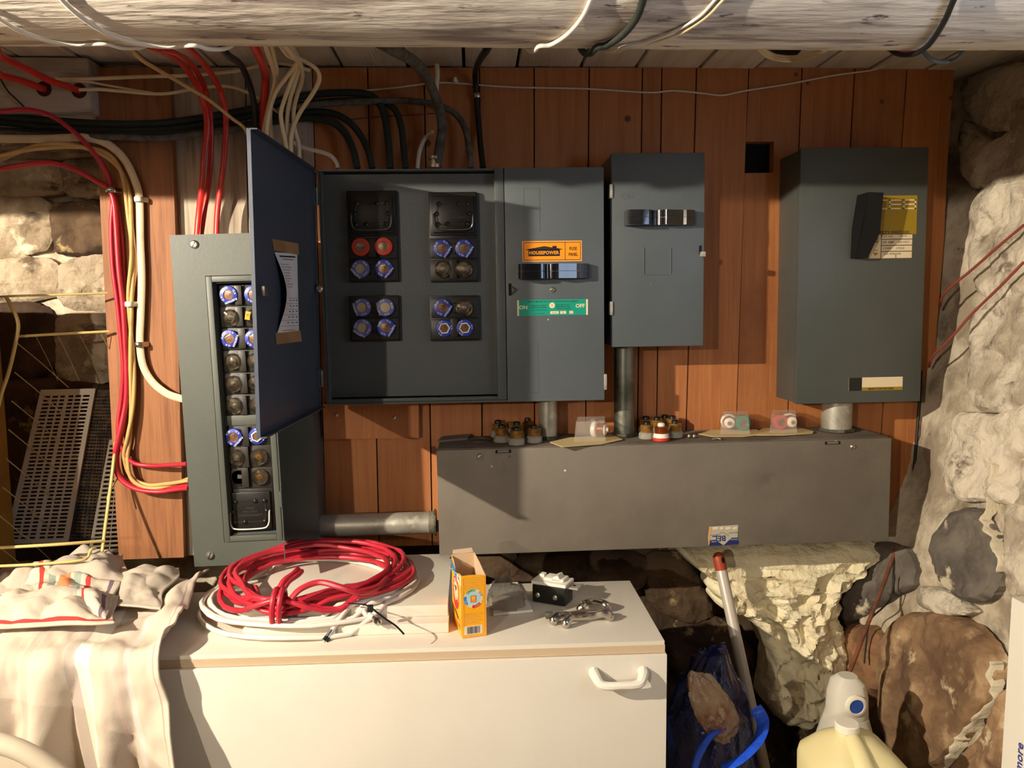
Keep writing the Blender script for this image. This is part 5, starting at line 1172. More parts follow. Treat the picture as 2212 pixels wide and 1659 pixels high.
# gather the strands where the tie holds them (front, around x=600 px)
gx = atz(602, 1318, ZC+.04)
for i, p in enumerate(P):
    if p.y < 1.19:
        wgt = math.exp(-((p.x-gx.x)/.05)**2)
        k = i // 34; tgt = V((p.x, gx.y+.004*((k % 3)-1), ZC+.032+.0072*(k//2)))
        P[i] = p.lerp(tgt, wgt*.85)
mb.tube(P, rr, 'crimson_jacket', 8)
rc = thing('cable_coil', 'coil of crimson cable tied with its own end, lying on the white coil', 'cable coil', V((-.262, 1.252, ZC+.03)))
mb.build('coiled_cable', rc, sharp=60)
mb = MB(); cg = V((gx.x, gx.y, ZC+.045))
for o_ in (-.005, .005):
    mb.tube([cg+V((o_+.002*math.sin(a), .019*math.cos(a), .026*math.sin(a))) for a in [2*PI*k/20 for k in range(20)]], .0042, 'crimson_jacket', 8, closed=True)
mb.tube(spline([cg+V((-.002, .012, .022)), cg+V((.004, .022, .032)), cg+V((.014, .040, .036)), cg+V((.016, .060, .036))], 5), .0042, 'crimson_jacket', 8)
mb.tube(spline([cg+V((.004, .014, .020)), cg+V((.010, .026, .029)), cg+V((.020, .042, .033)), cg+V((.022, .058, .033))], 5), .0042, 'crimson_jacket', 8)
mb.build('tying_loop', rc, 'crimson loop wound round the strands')
mb = MB(); Q = [atz(630, 1292, ZC+.062), atz(650, 1272, ZC+.074), atz(690, 1258, ZC+.08), atz(735, 1268, ZC+.076), atz(775, 1280, ZC+.066), atz(810, 1272, ZC+.06), atz(835, 1250, ZC+.055)]
mb.tube(spline(Q, 6), .0046, 'crimson_jacket', 8); mb.build('loose_strand', rc, 'strand bowing up out of the coil')
# ---------------------------------------------------------------- baking soda box (open, torn top)
pA = atz(999, 1379, ZC+.0008); pB = atz(1051, 1372, ZC+.0008); pC = atz(976, 1331, ZC+.0008)
ex = (pB-pA); ex.z = 0; bwid = ex.length; ex.normalize(); eb = V((-ex.y, ex.x, 0)); bl_ = .078
eb = (pC-pA); eb.z = 0; eb.normalize()
bh_ = .0945
BM = Matrix.Identity(4)
for i in range(3): BM[i][0], BM[i][1], BM[i][2], BM[i][3] = ex[i], eb[i], (0, 0, 1)[i], pA[i]
bx = thing('carton', 'open yellow carton with torn top standing on the cabinet', 'box', pA)
mb = MB(BM); t = .0008
def wallq(a, b, hs, m_out):
    """carton wall from local point a to b with top heights hs along it"""
    a, b = V(a), V(b); n = len(hs); d = (b-a); nrm = V((d.y, -d.x, 0)).normalized()*t
    vs = []
    for i, h in enumerate(hs):
        p = a+d*(i/(n-1)); vs += [p, p+V((0, 0, h)), p-nrm, p-nrm+V((0, 0, h))]
    fs = []; ms = []
    for i in range(n-1):
        k = 4*i; fs += [(k, k+4, k+5, k+1), (k+2, k+3, k+7, k+6), (k+1, k+5, k+7, k+3)]; ms += [m_out, 'box_inside', 'box_inside']
    mb.add(vs, fs, ms)
wallq((0, 0, 0), (bwid, 0, 0), [bh_*.985, bh_*.99, bh_*.98, bh_*.96], 'box_yellow')
wallq((bwid, 0, 0), (bwid, bl_, 0), [bh_*.96, bh_*.99, bh_*1.03, bh_*1.05, bh_*1.07], 'box_yellow')
wallq((bwid, bl_, 0), (0, bl_, 0), [bh_*1.07, bh_*1.08, bh_*1.07], 'box_yellow')
wallq((0, bl_, 0), (0, 0, 0), [bh_*1.06, bh_*1.02, bh_*.9, bh_*.93, bh_*.97, bh_*.985], 'box_yellow')
mb.quad((0, 0, .0006), (bwid, 0, .0006), (bwid, bl_, .0006), (0, bl_, .0006), 'box_inside')
body = mb.build('carton_body', bx)
mb = MB(BM); mb.prism([(bwid*.05, bl_, bh_*1.08), (bwid*.95, bl_, bh_*1.08), (bwid*.92, bl_+.006, bh_*1.13), (bwid*.1, bl_+.007, bh_*1.12)], (0, .0007, 0), 'box_inside'); mb.build('back_flap', bx, 'bare cardboard flap')
mb = MB(BM); mb.prism([(-.0012, bl_*.55, bh_*.9), (-.0012, bl_*.2, bh_*.96), (-.006, bl_*.3, bh_*.97), (-.010, bl_*.58, bh_*.985)], (0, 0, .0007), 'box_sky'); mb.build('torn_flap', bx, 'torn pale flap')
# print on the narrow face
mb = MB(BM); y = -.0003; zs = lambda v: bh_*(.97-v*.96)
xs = lambda u: bwid*u
frame_rect(mb, xs(.06), xs(.94), zs(.98), zs(.03), .0006, y, 'label_tan')
for k in range(5): mb.rect(xs(.1), xs(.86-.1*(k == 4)), zs(.065+.035*k)-.0007, zs(.065+.035*k), y, 'label_tan')
cxx, czz, rro = xs(.47), zs(.37), bwid*.40
mb.disc((cxx, czz), rro, 'label_cream', 28, y=y); mb.disc((cxx, czz), rro*.70, 'box_sky', 24, y=y-.0001)
def arcband(a0, a1, r0, r1, m, y):
    k = 10; P = [(cxx+r0*math.cos(a0+(a1-a0)*i/k), y, czz+r0*math.sin(a0+(a1-a0)*i/k)) for i in range(k+1)] + [(cxx+r1*math.cos(a0+(a1-a0)*i/k), y, czz+r1*math.sin(a0+(a1-a0)*i/k)) for i in range(k+1)]
    mb.add(P, [(i, i+1, k+2+i, k+1+i) for i in range(k)], m)
    rm, am = (r0+r1)/2, a1; dd = (.25 if a1 > a0 else -.25); hw = (r1-r0)*.85
    tip = (cxx+rm*math.cos(am+dd), y, czz+rm*math.sin(am+dd)); mb.add([(cxx+(rm-hw)*math.cos(am), y, czz+(rm-hw)*math.sin(am)), (cxx+(rm+hw)*math.cos(am), y, czz+(rm+hw)*math.sin(am)), tip], [(0, 1, 2)], m)
arcband(2.5, 1.5, rro*.72, rro*.98, 'box_green', y-.0002); arcband(3.9, 3.0, rro*.72, rro*.98, 'box_blue', y-.0002); arcband(5.6, 4.75, rro*.72, rro*.98, 'box_red', y-.0002)
for tx, aa in (('REDUCE', 1.95), ('REUSE', .5), ('RECYCLE', 5.2), ('RECOVER', 3.6)):
    mb.text(tx, cxx+rro*.85*math.cos(aa), czz+rro*.85*math.sin(aa), .0017, y-.0004, 'label_cream' if aa > 3 else 'box_navy', .01, rot=aa-PI/2, wid=bwid*.2)
mb.rect(cxx-rro*.28, cxx+rro*.28, czz-rro*.38, czz+rro*.3, y-.0003, 'label_orange'); frame_rect(mb, cxx-rro*.28, cxx+rro*.28, czz-rro*.38, czz+rro*.3, .0004, y-.0004, 'box_navy'); mb.disc((cxx, czz+rro*.06), rro*.15, 'label_pale', 14, y=y-.0004)
for k in range(6): mb.rect(xs(.1), xs(.84-.12*(k % 3 == 2)), zs(.61+.032*k)-.0007, zs(.61+.032*k), y, 'label_tan')
mb.rect(xs(.07), xs(.84), zs(.965), zs(.82), y, 'label_cream'); u = .2; Rb = random.Random(5)
while u < .72:
    wv = Rb.choice((.012, .02, .03)); mb.rect(xs(u), xs(u+wv), zs(.95), zs(.835), y-.0001, 'label_navy'); u += wv+Rb.choice((.01, .018))
mb.build('side_print', body, 'printed narrow side with recycling ring and barcode')
# print on the wide left face
WM = BM @ Matrix.Translation((-.0003, bl_, 0)) @ Matrix.Rotation(-PI/2, 4, 'Z')
mb = MB(WM); y = 0
cu, cv = bl_*.42, bh_*.56
mb.disc((cu, cv), bh_*.26, 'box_red', 28, y=y); mb.disc((cu, cv+bh_*.02), bh_*.155, 'label_cream', 24, y=y-.0001)
mb.add([(cu-.009, y-.0002, cv+.007), (cu+.006, y-.0002, cv+.007), (cu+.006, y-.0002, cv+.011), (cu+.001, y-.0002, cv+.011), (cu, y-.0002, cv+.0005), (cu-.003, y-.0002, cv+.0005), (cu-.002, y-.0002, cv+.010), (cu-.009, y-.0002, cv+.010)], [tuple(range(8))], 'ink_black')   # hammer
mb.tube([(cu-.002, y-.0003, cv+.004), (cu+.004, y-.0003, cv-.004), (cu+.009, y-.0003, cv-.009)], .002, 'label_tan', 6); mb.add([(cu+.004, y-.0004, cv-.008), (cu+.009, y-.0004, cv-.004), (cu+.011, y-.0004, cv-.009), (cu+.007, y-.0004, cv-.011)], [(0, 1, 2, 3)], 'ink_black')
for word, a0, a1 in (('ARM', 2.75, 1.95), ('&', 1.6, 1.55), ('HAMMER', 1.15, -.35)):
    for i, ch in enumerate(word):
        a = a0+(a1-a0)*(i/(max(1, len(word)-1))); mb.text(ch, cu+bh_*.208*math.cos(a), cv+bh_*.208*math.sin(a), .0062, y-.0002, 'label_cream', .02, rot=a-PI/2)
mb.add([(0, y-.0001, bh_*.99), (bl_*.55, y-.0001, bh_*.90), (bl_*.55, y-.0001, bh_*.80), (0, y-.0001, bh_*.88)], [(0, 1, 2, 3)], 'box_blue')
mb.add([(bl_*.55, y-.0001, bh_*.90), (bl_*.99, y-.0001, bh_*.97), (bl_*.97, y-.0001, bh_*.80), (bl_*.55, y-.0001, bh_*.80)], [(0, 1, 2, 3)], 'label_cream'); mb.text('500 g', bl_*.77, bh_*.875, .007, y-.0003, 'ink_grey', .01)
mb.rect(bl_*.955, bl_*.975, .002, bh_*.85, y-.0001, 'box_navy')
mb.add([(bl_*.3, y-.0001, bh_*.285), (bl_*.62, y-.0001, bh_*.225), (bl_*.62, y-.0001, bh_*.165), (bl_*.3, y-.0001, bh_*.235)], [(0, 1, 2, 3)], 'box_navy'); frame_rect(mb, bl_*.62, bl_*.82, bh_*.13, bh_*.225, .0007, y-.0002, 'box_navy'); mb.rect(bl_*.64, bl_*.8, bh_*.14, bh_*.215, y-.0001, 'label_tan')
mb.text('PURE BAKING SODA', bl_*.5, bh_*.10, .0042, y-.0002, 'box_red', .01, wid=bl_*.7)
mb.build('front_print', body, 'printed front with red round emblem')
# ---------------------------------------------------------------- small things behind the carton
p = atz(1060, 1335, ZC); q = atz(1151, 1320, ZC)
pl = MB(); z = ZC+.0008
pl.prism([atz(x, y_, z) for x, y_ in ((1066, 1331), (1151, 1322), (1118, 1262), (1058, 1266))], (0, 0, .004), 'white_plastic'); pl.build('white_plate', None, 'flat white plastic plate under the bag behind the carton', 'plate')
pl = MB(); vs = []; nn = 22; c = atz(1098, 1318, ZC+.005); 
for i in range(nn+1):
    th_ = PI*i/nn*.5
    for k in range(28):
        a = 2*PI*k/28; d_ = V((math.cos(a)*math.sin(th_ if i < nn else PI/2), math.sin(a)*math.sin(th_), math.cos(th_)))
        w_ = 1+.22*noise.noise(d_*3+V((2, 2, 2)))+.1*noise.noise(d_*8)
        vs.append((c.x-.003+.031*d_.x*w_, c.y+.028+.034*d_.y*w_, max(ZC+.0052, ZC+.005+.042*d_.z*w_)))
pl.add(vs, [(i*28+k, i*28+(k+1) % 28, (i+1)*28+(k+1) % 28, (i+1)*28+k) for i in range(nn) for k in range(28)], 'bag_plastic'); pl.build('plastic_bag', None, 'crumpled clear plastic bag behind the yellow carton', 'bag')
# receptacle block
c = atz(1198, 1313, ZC); RM = Matrix.Translation((c.x, c.y+.03, ZC+.0006)) @ Matrix.Rotation(math.radians(-28), 4, 'Z')
rcpt = thing('switch_block', 'black wiring device with a white plastic top on the cabinet', 'electrical part', V((c.x, c.y+.03, ZC)))
mb = MB(RM); mb.box(-.029, .029, -.018, .018, 0, .030, 'black_plastic', .003); bdy = mb.build('device_body', rcpt)
for u in (-.018, .012):
    mb = MB(RM @ Matrix.Translation((u, -.018, .013)) @ FACE); mb.lathe([(.004, 0), (.004, .002), (.001, .003)], 'zinc_screw', 10); mb.build('terminal_screw', bdy)
mb = MB(RM); mb.box(-.030, .030, -.019, .019, .0305, .036, 'white_plastic', .001); mb.box(-.012, .022, -.008, .016, .036, .040, 'white_plastic', .001); mb.prism([(.0, -.008, .036), (.018, -.008, .036), (.012, -.008, .046), (.005, -.008, .043)], (0, .02, 0), 'white_plastic'); mb.box(-.024, -.016, .002, .014, .036, .041, 'white_plastic', .0008); mb.build('white_top', rcpt, 'white plastic top')
mb = MB(RM); mb.box(.028, .048, -.012, .012, .028, .0305, 'galvanised', .0006); mb.lathe([(.0026, 0), (.0026, .0006)], 'void_black', 10, Matrix.Translation((.038, 0, .0306))); mb.build('mounting_ear', rcpt, 'steel mounting ear')
# chrome pulls
def pull(p0, p1, arch, label, z0=ZC+.0072):
    a = atz(*p0, z0); b = atz(*p1, z0); d = b-a; o = thing('cabinet_pull', label, 'handle', (a+b)/2, 'chrome cabinet pulls'); s_ = V((-d.y, d.x, 0)).normalized()
    pts = [a, a+d*.12+V((0, 0, .006))+s_*.002, a+d*.35+V((0, 0, .001))+s_*arch, a+d*.65+V((0, 0, .001))+s_*arch*1.2, a+d*.9+V((0, 0, .006)), b]
    mb = MB(); mb.tube(spline(pts, 6), [.0066-.0014*math.sin(PI*i/30) for i in range(31)], 'chrome', 10); mb.build('bar', o)
    for e in (a, b):
        mb = MB(Matrix.Translation(e)); mb.lathe([(.0008, -.0066), (.0045, -.0058), (.0068, -.002), (.0068, .002), (.0045, .0055), (.0008, .0068)], 'chrome', 12); mb.build('foot', o)
pull((1196, 1340), (1310, 1328), .012, 'chrome pull lying in the middle of the heap')
pull((1222, 1347), (1318, 1332), .008, 'chrome pull lying nearest the cabinet front')
pull((1254, 1316), (1312, 1312), .022, 'chrome pull curled at the back of the heap')
mb = MB(); a = atz(1186, 1336, ZC); mb.box(a.x-.006, a.x+.006, a.y-.004, a.y+.006, ZC+.0006, ZC+.010, 'dull_steel', .002); mb.build('small_bracket', None, 'small dull steel bracket left of the chrome pulls', 'hardware')
# ---------------------------------------------------------------- draped cloth
def xright(s):          # right border of the cloth along its run (s metres from the back)
    return 0
def cloth_path(s, X):   # run from the back of the cabinet to the hanging front
    L1 = 1.335-(YF-.016); rad = .02
    if s < L1-rad: return V((X, 1.335-s, ZC+.012)), V((0, 0, 1))
    if s < L1-rad+rad*PI/2:
        a = (s-(L1-rad))/rad; return V((X, YF-.016+rad-rad*math.sin(a), ZC+.012-rad+rad*math.cos(a))), V((0, -math.sin(a), math.cos(a)))
    return V((X, YF-.016, ZC+.012-rad-(s-(L1-rad+rad*PI/2)))), V((0, -1, 0))
nu, nv = 150, 120; vs = []; uvs = []
s_max = .29+.50
for j in range(nv+1):
    s = s_max*j/nv
    hang = sm((s-.24)/.25); topw = 1-sm((s-.22)/.08)
    xrgt = -.40 if s < .05 else 0
    # right border: x from the photo: back -.455, front lip -.43, then swinging right as it hangs
    if s < .27: xb = -.462+.03*sm(s/.27)
    else: xb = -.432+.06*((s-.27)/.30)
    for i in range(nu+1):
        u = i/nu; X = -.79+(xb+.79)*u
        p, n = cloth_path(s, X)
        wx = X-.10*hang*(s-.27)
        f = hang*(.025*math.sin(wx*27+.6)+.012*math.sin(wx*49+2.1+s*1.5)+.006*math.sin(wx*95+s*4))
        f += hang*(-.040*math.exp(-((X+.546-.05*(s-.3))/.016)**2)+.062*math.exp(-((X+.590)/.024)**2)+.040*math.exp(-((X+.502)/.024)**2)+.030*math.exp(-((X+.660)/.02)**2))
        f += topw*(.012*noise.fractal(V((X*9, s*11, 1)), 1, 2, 3)+.010*abs(noise.noise(V((X*16, s*7, 4)))))+.004*noise.fractal(V((X*30, s*24, 2)), 1, 2, 3)
        edge = math.exp(-((u-1)/.035)**2); f += edge*(.016*abs(math.sin(s*17+.5))+.006)
        f = max(f, -.006 if s < .28 else -.012)+.002+hang*.004*noise.fractal(V((X*22, s*9, 8)), 1, 2, 3)
        f += .022*max(0, math.sin(PI*(s-.02)/.22))*math.exp(-((u-.93)/.06)**2) if s < .24 else 0
        vs.append(p+n*max(f, -.009)); uvs.append((u, s/s_max))
mb = MB(); b0 = mb.add(vs, [(j*(nu+1)+i, (j+1)*(nu+1)+i, (j+1)*(nu+1)+i+1, j*(nu+1)+i+1) for j in range(nv) for i in range(nu)], 'cloth_striped')
mb.uv = {k: uv for k, uv in enumerate(uvs)}
cl = mb.build('draped_cloth', None, 'large cream striped cloth draped over the left end of the cabinet', 'cloth', sharp=180)
so = cl.modifiers.new('thickness', 'SOLIDIFY'); so.thickness = .0025; so.offset = 1
def rag(label, corners, z, m, amp, seed, thick=.003, name='tea_towel', nu=60, nv=50, edge_drop=.0, hump=None):
    """crumpled cloth lying on the cabinet: corners are photo points of its outline on that height"""
    P = [atz(*c, z) for c in corners]; vs = []; uv = {}
    for j in range(nv+1):
        v = j/nv
        for i in range(nu+1):
            u = i/nu; p = P[0].lerp(P[1], u).lerp(P[3].lerp(P[2], u), v)
            f = amp*(.6*noise.fractal(p*13+V((seed, 0, 0)), 1, 2, 4)+.7*abs(noise.noise(p*21+V((0, seed, 0)))))
            e = min(u, 1-u, v, 1-v); f = f*sm(e*6)+.012*sm(e*3)
            p = p+V((.012*noise.noise(p*12+V((seed, 5, 1))), .012*noise.noise(p*12+V((7, seed, 1))), f)); uv[len(vs)] = (u, v); vs.append(p)
    mb = MB(); mb.add(vs, [(j*(nu+1)+i, j*(nu+1)+i+1, (j+1)*(nu+1)+i+1, (j+1)*(nu+1)+i) for j in range(nv) for i in range(nu)], m); mb.uv = uv
    o = mb.build(name, None, label, 'cloth', sharp=180); so = o.modifiers.new('thickness', 'SOLIDIFY'); so.thickness = thick; so.offset = -1; return o
rag('pale crumpled cloth behind the striped towel at the left', [(2, 1225), (270, 1200), (280, 1262), (-40, 1290)], ZC+.034, 'cloth_dim', .04, 4, name='rag')
rag('crumpled tea towel with red, green and orange stripes', [(55, 1222), (262, 1262), (225, 1338), (50, 1300)], ZC+.040, 'towel_striped', .030, 9)
rag('cream cloth folded forward with a red woven edge', [(-40, 1290), (255, 1290), (250, 1345), (-80, 1362)], ZC+.036, 'flap_red_edge', .020, 2, name='rag')
rag('grey banded cloth end near the tall panel', [(255, 1240), (385, 1228), (335, 1318), (250, 1312)], ZC+.034, 'cloth_dim', .018, 13, name='rag')
# ---------------------------------------------------------------- wire rack, crate panels and yellow board at the far left
mb = MB(); mb.box(-1.25, -.802, 1.215, 1.30, 0, EYE+.075, 'mustard', .004); mb.build('shade_blocker', None, 'unseen tall mustard block added at the left to shade the rack', 'shade_blocker')  # added out of view to block the left bulb and darken the rack corner
rk = thing('wire_rack', 'yellowed wire rack standing at the far left below the stones', 'rack', at(60, 1200, 1.38))
def wirepart(name, pts, wpx, m='yellow_wire', lab=None):
    P = [at(*q) for q in pts]; mb = MB(); mb.tube(spline(P, 4), wpx/2/F*1.35, m, 7); return mb.build(name, rk, lab, sharp=60)
wirepart('top_rail', [(-80, 648, 1.36), (20, 640, 1.37), (120, 637, 1.4), (232, 633, 1.44)], 5)
wirepart('back_rail', [(38, 727, 1.38), (120, 722, 1.41), (236, 716, 1.45)], 6)
wirepart('side_post', [(14, 642, 1.37), (24, 660, 1.37), (39, 696, 1.37), (36, 730, 1.37), (20, 800, 1.36), (0, 862, 1.35), (-20, 960, 1.34)], 8)
wirepart('front_rail', [(-80, 1187, 1.28), (40, 1181, 1.3), (140, 1175, 1.32), (226, 1168, 1.36)], 7)
wirepart('lower_rail', [(-80, 1226, 1.25), (40, 1221, 1.27), (120, 1216, 1.28), (176, 1210, 1.29), (190, 1203, 1.3), (196, 1188, 1.3), (206, 1184, 1.31)], 6)
wirepart('end_post', [(250, 955, 1.44), (243, 1020, 1.43), (234, 1090, 1.4), (226, 1150, 1.37), (221, 1192, 1.35)], 7)
wirepart('end_brace', [(262, 1020, 1.45), (238, 1060, 1.42), (232, 1080, 1.41)], 4)
for k in range(8):
    y0 = 742+k*62; x0 = 38-k*6.5
    wirepart('cross_wire', [(x0, y0, 1.37-.01*k), (x0+58, y0+48, 1.43-.01*k), (x0+110, y0+95, 1.47-.008*k)], 2.4, 'shaded_wire')
for k in range(4):
    wirepart('back_wire', [(75+48*k, 722, 1.42+.008*k), (100+48*k, 770, 1.45+.006*k), (125+46*k, 822, 1.47)], 1.8, 'shaded_wire')
mb = MB(); y0, y1 = 1.345, 1.45; mb.box(-1.22, -.852, y0, y1, 0, EYE+.03, 'mustard', .004)
mb.build('mustard_cupboard', None, 'dull mustard coloured box edge at the far left behind the rack', 'box')
def perforated(label, corners, rows, cols, m, border=.08, gap=.45, name='vented_panel', lab2=None):
    """plastic panel with rows of slots: rails and crossbars as real geometry"""
    P = [at(*c) for c in corners]; o = thing(name, label, 'plastic panel', (P[0]+P[1]+P[2]+P[3])/4)
    n = (P[1]-P[0]).cross(P[3]-P[0]).normalized()*.004
    def q(u, v): return P[0].lerp(P[1], u).lerp(P[3].lerp(P[2], u), v)
    mb = MB()
    for (u0, u1, v0, v1) in ((0, border, 0, 1), (1-border, 1, 0, 1), (border, 1-border, 0, .03), (border, 1-border, .97, 1)): mb.prism([q(u0, v0), q(u1, v0), q(u1, v1), q(u0, v1)], n, m)
    mb.build('panel_rim', o); mb = MB()
    for k in range(rows):
        v0 = .03+.94*k/rows; mb.prism([q(border, v0), q(1-border, v0), q(1-border, v0+.94/rows*gap), q(border, v0+.94/rows*gap)], n*.8, m)
    for k in range(1, cols):
        u = border+(1-2*border)*k/cols; w_ = .015 if k % 3 else .03; mb.prism([q(u-w_, .03), q(u+w_, .03), q(u+w_, .97), q(u-w_, .97)], n*.7, m)
    g = mb.build('slot_grid', o); g['kind'] = 'stuff'; return o
perforated('slotted grey plastic panel leaning in the wire rack', [(88, 842, 1.515), (206, 839, 1.52), (146, 1172, 1.48), (8, 1176, 1.475)], 38, 6, 'grille_grey')
perforated('slotted plastic panel at the lower right of the rack, partly behind the plank', [(236, 950, 1.51), (268, 948, 1.51), (262, 1192, 1.49), (190, 1196, 1.485)], 24, 3, 'grille_grey', .1)
perforated('dark brown mesh panel between the two slotted panels', [(208, 842, 1.527), (246, 842, 1.53), (232, 1180, 1.50), (148, 1178, 1.49)], 44, 8, 'mesh_brown', .04, .6)
# ---------------------------------------------------------------- lower right: broom, bag, jugs, white carton
pt_, pb_ = at(1552, 1203, 1.40), at(1660, 1700, 1.30); d = (pb_-pt_).normalized(); pf = pt_+d*((pt_.z-.01)/-d.z)
br = thing('broom_handle', 'pale grey broom handle with brown cap leaning under the trough', 'broom', pf)
M = Matrix.Translation(pf) @ (pt_-pf).to_track_quat('Z', 'Y').to_matrix().to_4x4(); L_ = (pt_-pf).length
mb = MB(M); mb.lathe([(.0105, 0), (.0105, L_-.022), (.010, L_-.021)], 'pole_grey', 16); mb.build('pole', br)
mb = MB(M); mb.lathe([(.0112, L_-.024), (.0112, L_-.006), (.010, L_+.002), (.006, L_+.0075), (.0006, L_+.009)], 'pole_cap', 16); cp_ = mb.build('end_cap', br, 'brown plastic end cap')
mb = MB(M); mb.lathe([(.0042, 0), (.0042, .0006)], 'void_black', 12, Matrix.Translation((.002, .0108, L_-.006)) @ Matrix.Rotation(-PI/2, 4, 'X') @ Matrix.Scale(1.4, 4, (0, 1, 0))); mb.build('hang_hole', cp_)
def blobmesh(c, rad, seed, m, amp=.18, n=40, rot=None):
    vs = []; fs = []
    for i in range(n+1):
        th_ = PI*i/n
        for k in range(2*n):
            a = PI*k/n; d_ = V((math.sin(th_)*math.cos(a), math.sin(th_)*math.sin(a), math.cos(th_)))
            w_ = 1+amp*noise.fractal(d_*1.6+V((seed, 0, 0)), 1, 2, 3)+amp*.5*abs(noise.noise(d_*5+V((0, seed, 0))))
            v = V((d_.x*rad[0]*w_, d_.y*rad[1]*w_, d_.z*rad[2]*w_)); vs.append((rot @ v if rot else v)+V(c))
    fs = [(i*2*n+k, (i+1)*2*n+k, (i+1)*2*n+(k+1) % (2*n), i*2*n+(k+1) % (2*n)) for i in range(n) for k in range(2*n)]
    mb = MB(); mb.add(vs, fs, m); return mb
cb = at(1545, 1640, 1.24)
bag = thing('shopping_bag', 'crumpled blue plastic bag standing between the cabinet and the broom handle', 'bag', V((cb.x, cb.y, 0)))
blobmesh((cb.x-.008, cb.y+.022, .335), (.094, .09, .305), 3, 'bag_blue', .13).build('bag_body', bag)
blobmesh(at(1540, 1528, 1.165), (.030, .024, .062), 6, 'bag_tan', .2, 30, Matrix.Rotation(math.radians(-28), 3, 'Y')).build('tan_wrapper', bag, 'tan crinkled wrapper showing at the top')
for pts in ([(1500, 1660, 1.13), (1512, 1625, 1.13), (1534, 1590, 1.14), (1560, 1572, 1.15)], [(1560, 1660, 1.13), (1600, 1640, 1.13), (1638, 1600, 1.15), (1648, 1560, 1.18), (1632, 1530, 1.2)]):
    mb = MB(); mb.tube(spline([at(*q) for q in pts], 6), .011, 'bag_bright', 8, .35); mb.build('bag_loop', bag, 'bright blue handle loop')
# crate the jugs stand on (below the frame)
jz = EYE-.83
jc = at(1850, 1660, 1.0)
mb = MB(); mb.box(jc.x-.062, jc.x+.075, .935, 1.206, 0, jz, 'brown_plank', .004); mb.build('jug_stand', None, 'low wooden box the two jugs stand on', 'box')
def loft(mb, secs, m, n=32, p=3.0):
    """secs: (cx, cy, z, rx, ry, exponent)"""
    vs = []
    for (cx, cy, z, rx, ry, e) in secs:
        for k in range(n):
            a = 2*PI*k/n; c, s_ = math.cos(a), math.sin(a); vs.append((cx+rx*math.copysign(abs(c)**(2/e), c), cy+ry*math.copysign(abs(s_)**(2/e), s_), z))
    fs = [(i*n+k, i*n+(k+1) % n, (i+1)*n+(k+1) % n, (i+1)*n+k) for i in range(len(secs)-1) for k in range(n)]
    fs += [tuple(range(n))[::-1], tuple((len(secs)-1)*n+k for k in range(n))]; mb.add(vs, fs, m)
cpj = at(1833, 1580, 1.0); zt_ = cpj.z
jug = thing('jug', 'large beige plastic jug with a white screw cap in the lower right corner', 'jug', V((jc.x, 1.0, jz)))
mb = MB(); x_, y_ = jc.x+.000, 1.005
loft(mb, [(x_, y_, jz+.0005, .058, .058, 4), (x_, y_, jz+.008, .064, .064, 4), (x_, y_, zt_-.058, .066, .066, 4.5), (x_, y_, zt_-.046, .0635, .0635, 4.5), (x_-.002, y_, zt_-.022, .043, .044, 3.6), (x_-.005, y_, zt_-.008, .024, .026, 2.6), (cpj.x, y_, zt_-.004, .0155, .0155, 2), (cpj.x, y_, zt_, .014, .014, 2)], 'jug_beige'); jb = mb.build('jug_body', jug)
mb = MB(); mb.tube(spline([V((cpj.x+.001, y_-.012, zt_-.008)), V((cpj.x+.002, y_-.032, zt_-.020)), V((cpj.x+.003, y_-.054, zt_-.044)), V((cpj.x+.004, y_-.064, zt_-.09)), V((cpj.x+.004, y_-.064, zt_-.17))], 5), [.012+.0004*i for i in range(21)], 'jug_beige', 12); mb.build('handle_ridge', jug, 'moulded handle ridge')
mb = MB(Matrix.Translation((cpj.x, y_, zt_-.001))); mb.lathe([(.0155, 0), (.0165, .001), (.0165, .010), (.0150, .0115), (.0004, .0118)], 'cap_white', 24); mb.build('screw_cap', jug, 'white screw cap')
c2 = at(1846, 1530, 1.14)
jug2 = thing('jug', 'white bottle with a blue dot on its cap, behind the beige jug', 'jug', V((c2.x, 1.165, jz)))
mb = MB(); loft(mb, [(c2.x, 1.165, jz+.0005, .038, .038, 4), (c2.x, 1.165, c2.z-.07, .040, .040, 4), (c2.x, 1.165, c2.z-.045, .036, .036, 3), (c2.x, 1.165, c2.z-.022, .030, .030, 3)], 'jug_white'); mb.build('jug_body', jug2)
mb = MB(); loft(mb, [(c2.x, 1.165, c2.z-.026, .031, .030, 2.6), (c2.x, 1.165, c2.z+.012, .029, .028, 2.8), (c2.x, 1.165, c2.z+.032, .024, .024, 2.8), (c2.x, 1.165, c2.z+.042, .014, .014, 2.4)], 'jug_white'); mb.build('dosing_cap', jug2, 'translucent dosing cap')
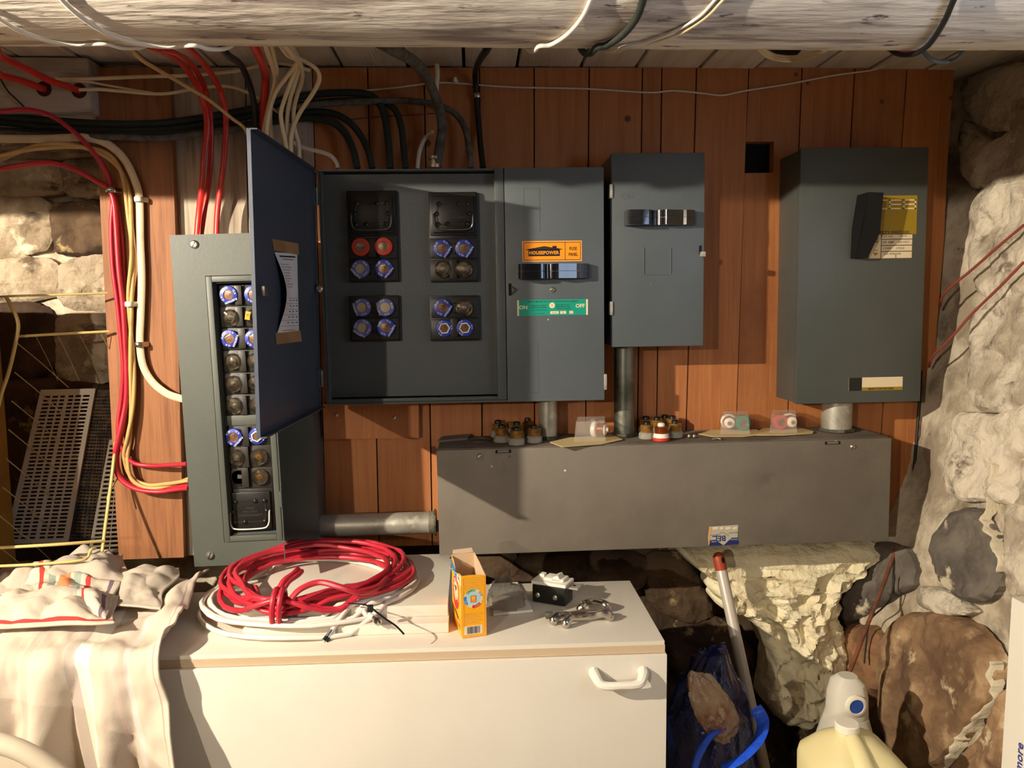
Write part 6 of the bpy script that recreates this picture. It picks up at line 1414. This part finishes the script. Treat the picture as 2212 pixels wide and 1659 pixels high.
mb = MB(Matrix.Translation((c2.x, 1.1365, c2.z+.006)) @ FACE); mb.lathe([(.017, -.002), (.017, .003), (.0152, .004), (.0118, .0042), (.0114, .003), (.0004, .003)], ['cap_white']*4+['cap_blue'], 24); mb.build('spout_cap', jug2, 'white spout cap with blue centre')
# white carton at the right edge
wx = at(2186, 1290, .93); 
wb = thing('white_carton', 'tall white carton with blue lettering at the right edge', 'box', V((wx.x+.04, .86, 0)))
mb = MB(); xl = at(2186, 1290, .93); xb2 = at(2163, 1659, .93); k_ = (xb2.x-xl.x)/(xb2.z-xl.z)
zt2 = xl.z; xbot = xl.x+k_*(0-zt2)
mb.prism([(xl.x, .93, zt2), (xl.x+.1, .93, zt2-.008), (xbot+.1, .93, .0), (xbot, .93, .0)], (0, -.15, 0), 'white_plastic'); wbb = mb.build('carton_body', wb)
e_ = at(2204, 1636, .897); tz = e_.z; tx = xl.x+k_*(tz-zt2)-.0006
mb = MB(Matrix.Translation((tx, .897, tz)) @ Matrix.Rotation(-PI/2, 4, 'Z')); mb.text('more', 0, 0, .009, 0, 'blue_pen', .02, rot=PI/2); mb.build('lettering', wbb, 'blue lettering')
# pale rounded thing at the bottom left, close to the lens
mb = MB(); Q = [at(-260, 1560, .92), at(-120, 1578, .92), at(0, 1606, .92), at(70, 1634, .92), at(150, 1690, .92), at(230, 1760, .92), at(260, 1900, .92)]
fr_ = thing('chair', 'pale beige rounded chair back in the bottom left foreground', 'chair', V((Q[2].x, .92, 0)))
mb.tube(spline(Q, 6), .012, 'blur_beige', 14); mb.build('top_rail', fr_)
mb = MB(); poly = spline(Q, 4); zb2 = Q[-1].z; mb.prism([V((p.x, .913, p.z)) for p in poly]+[V((poly[0].x, .913, zb2))], (0, .014, 0), 'blur_beige'); mb.build('back_panel', fr_)
for px in (poly[0].x+.02, poly[-1].x-.012):
    mb = MB(); mb.tube([V((px, .92, zb2+.01)), V((px, .92, .001))], .012, 'blur_beige', 10); mb.build('leg', fr_)
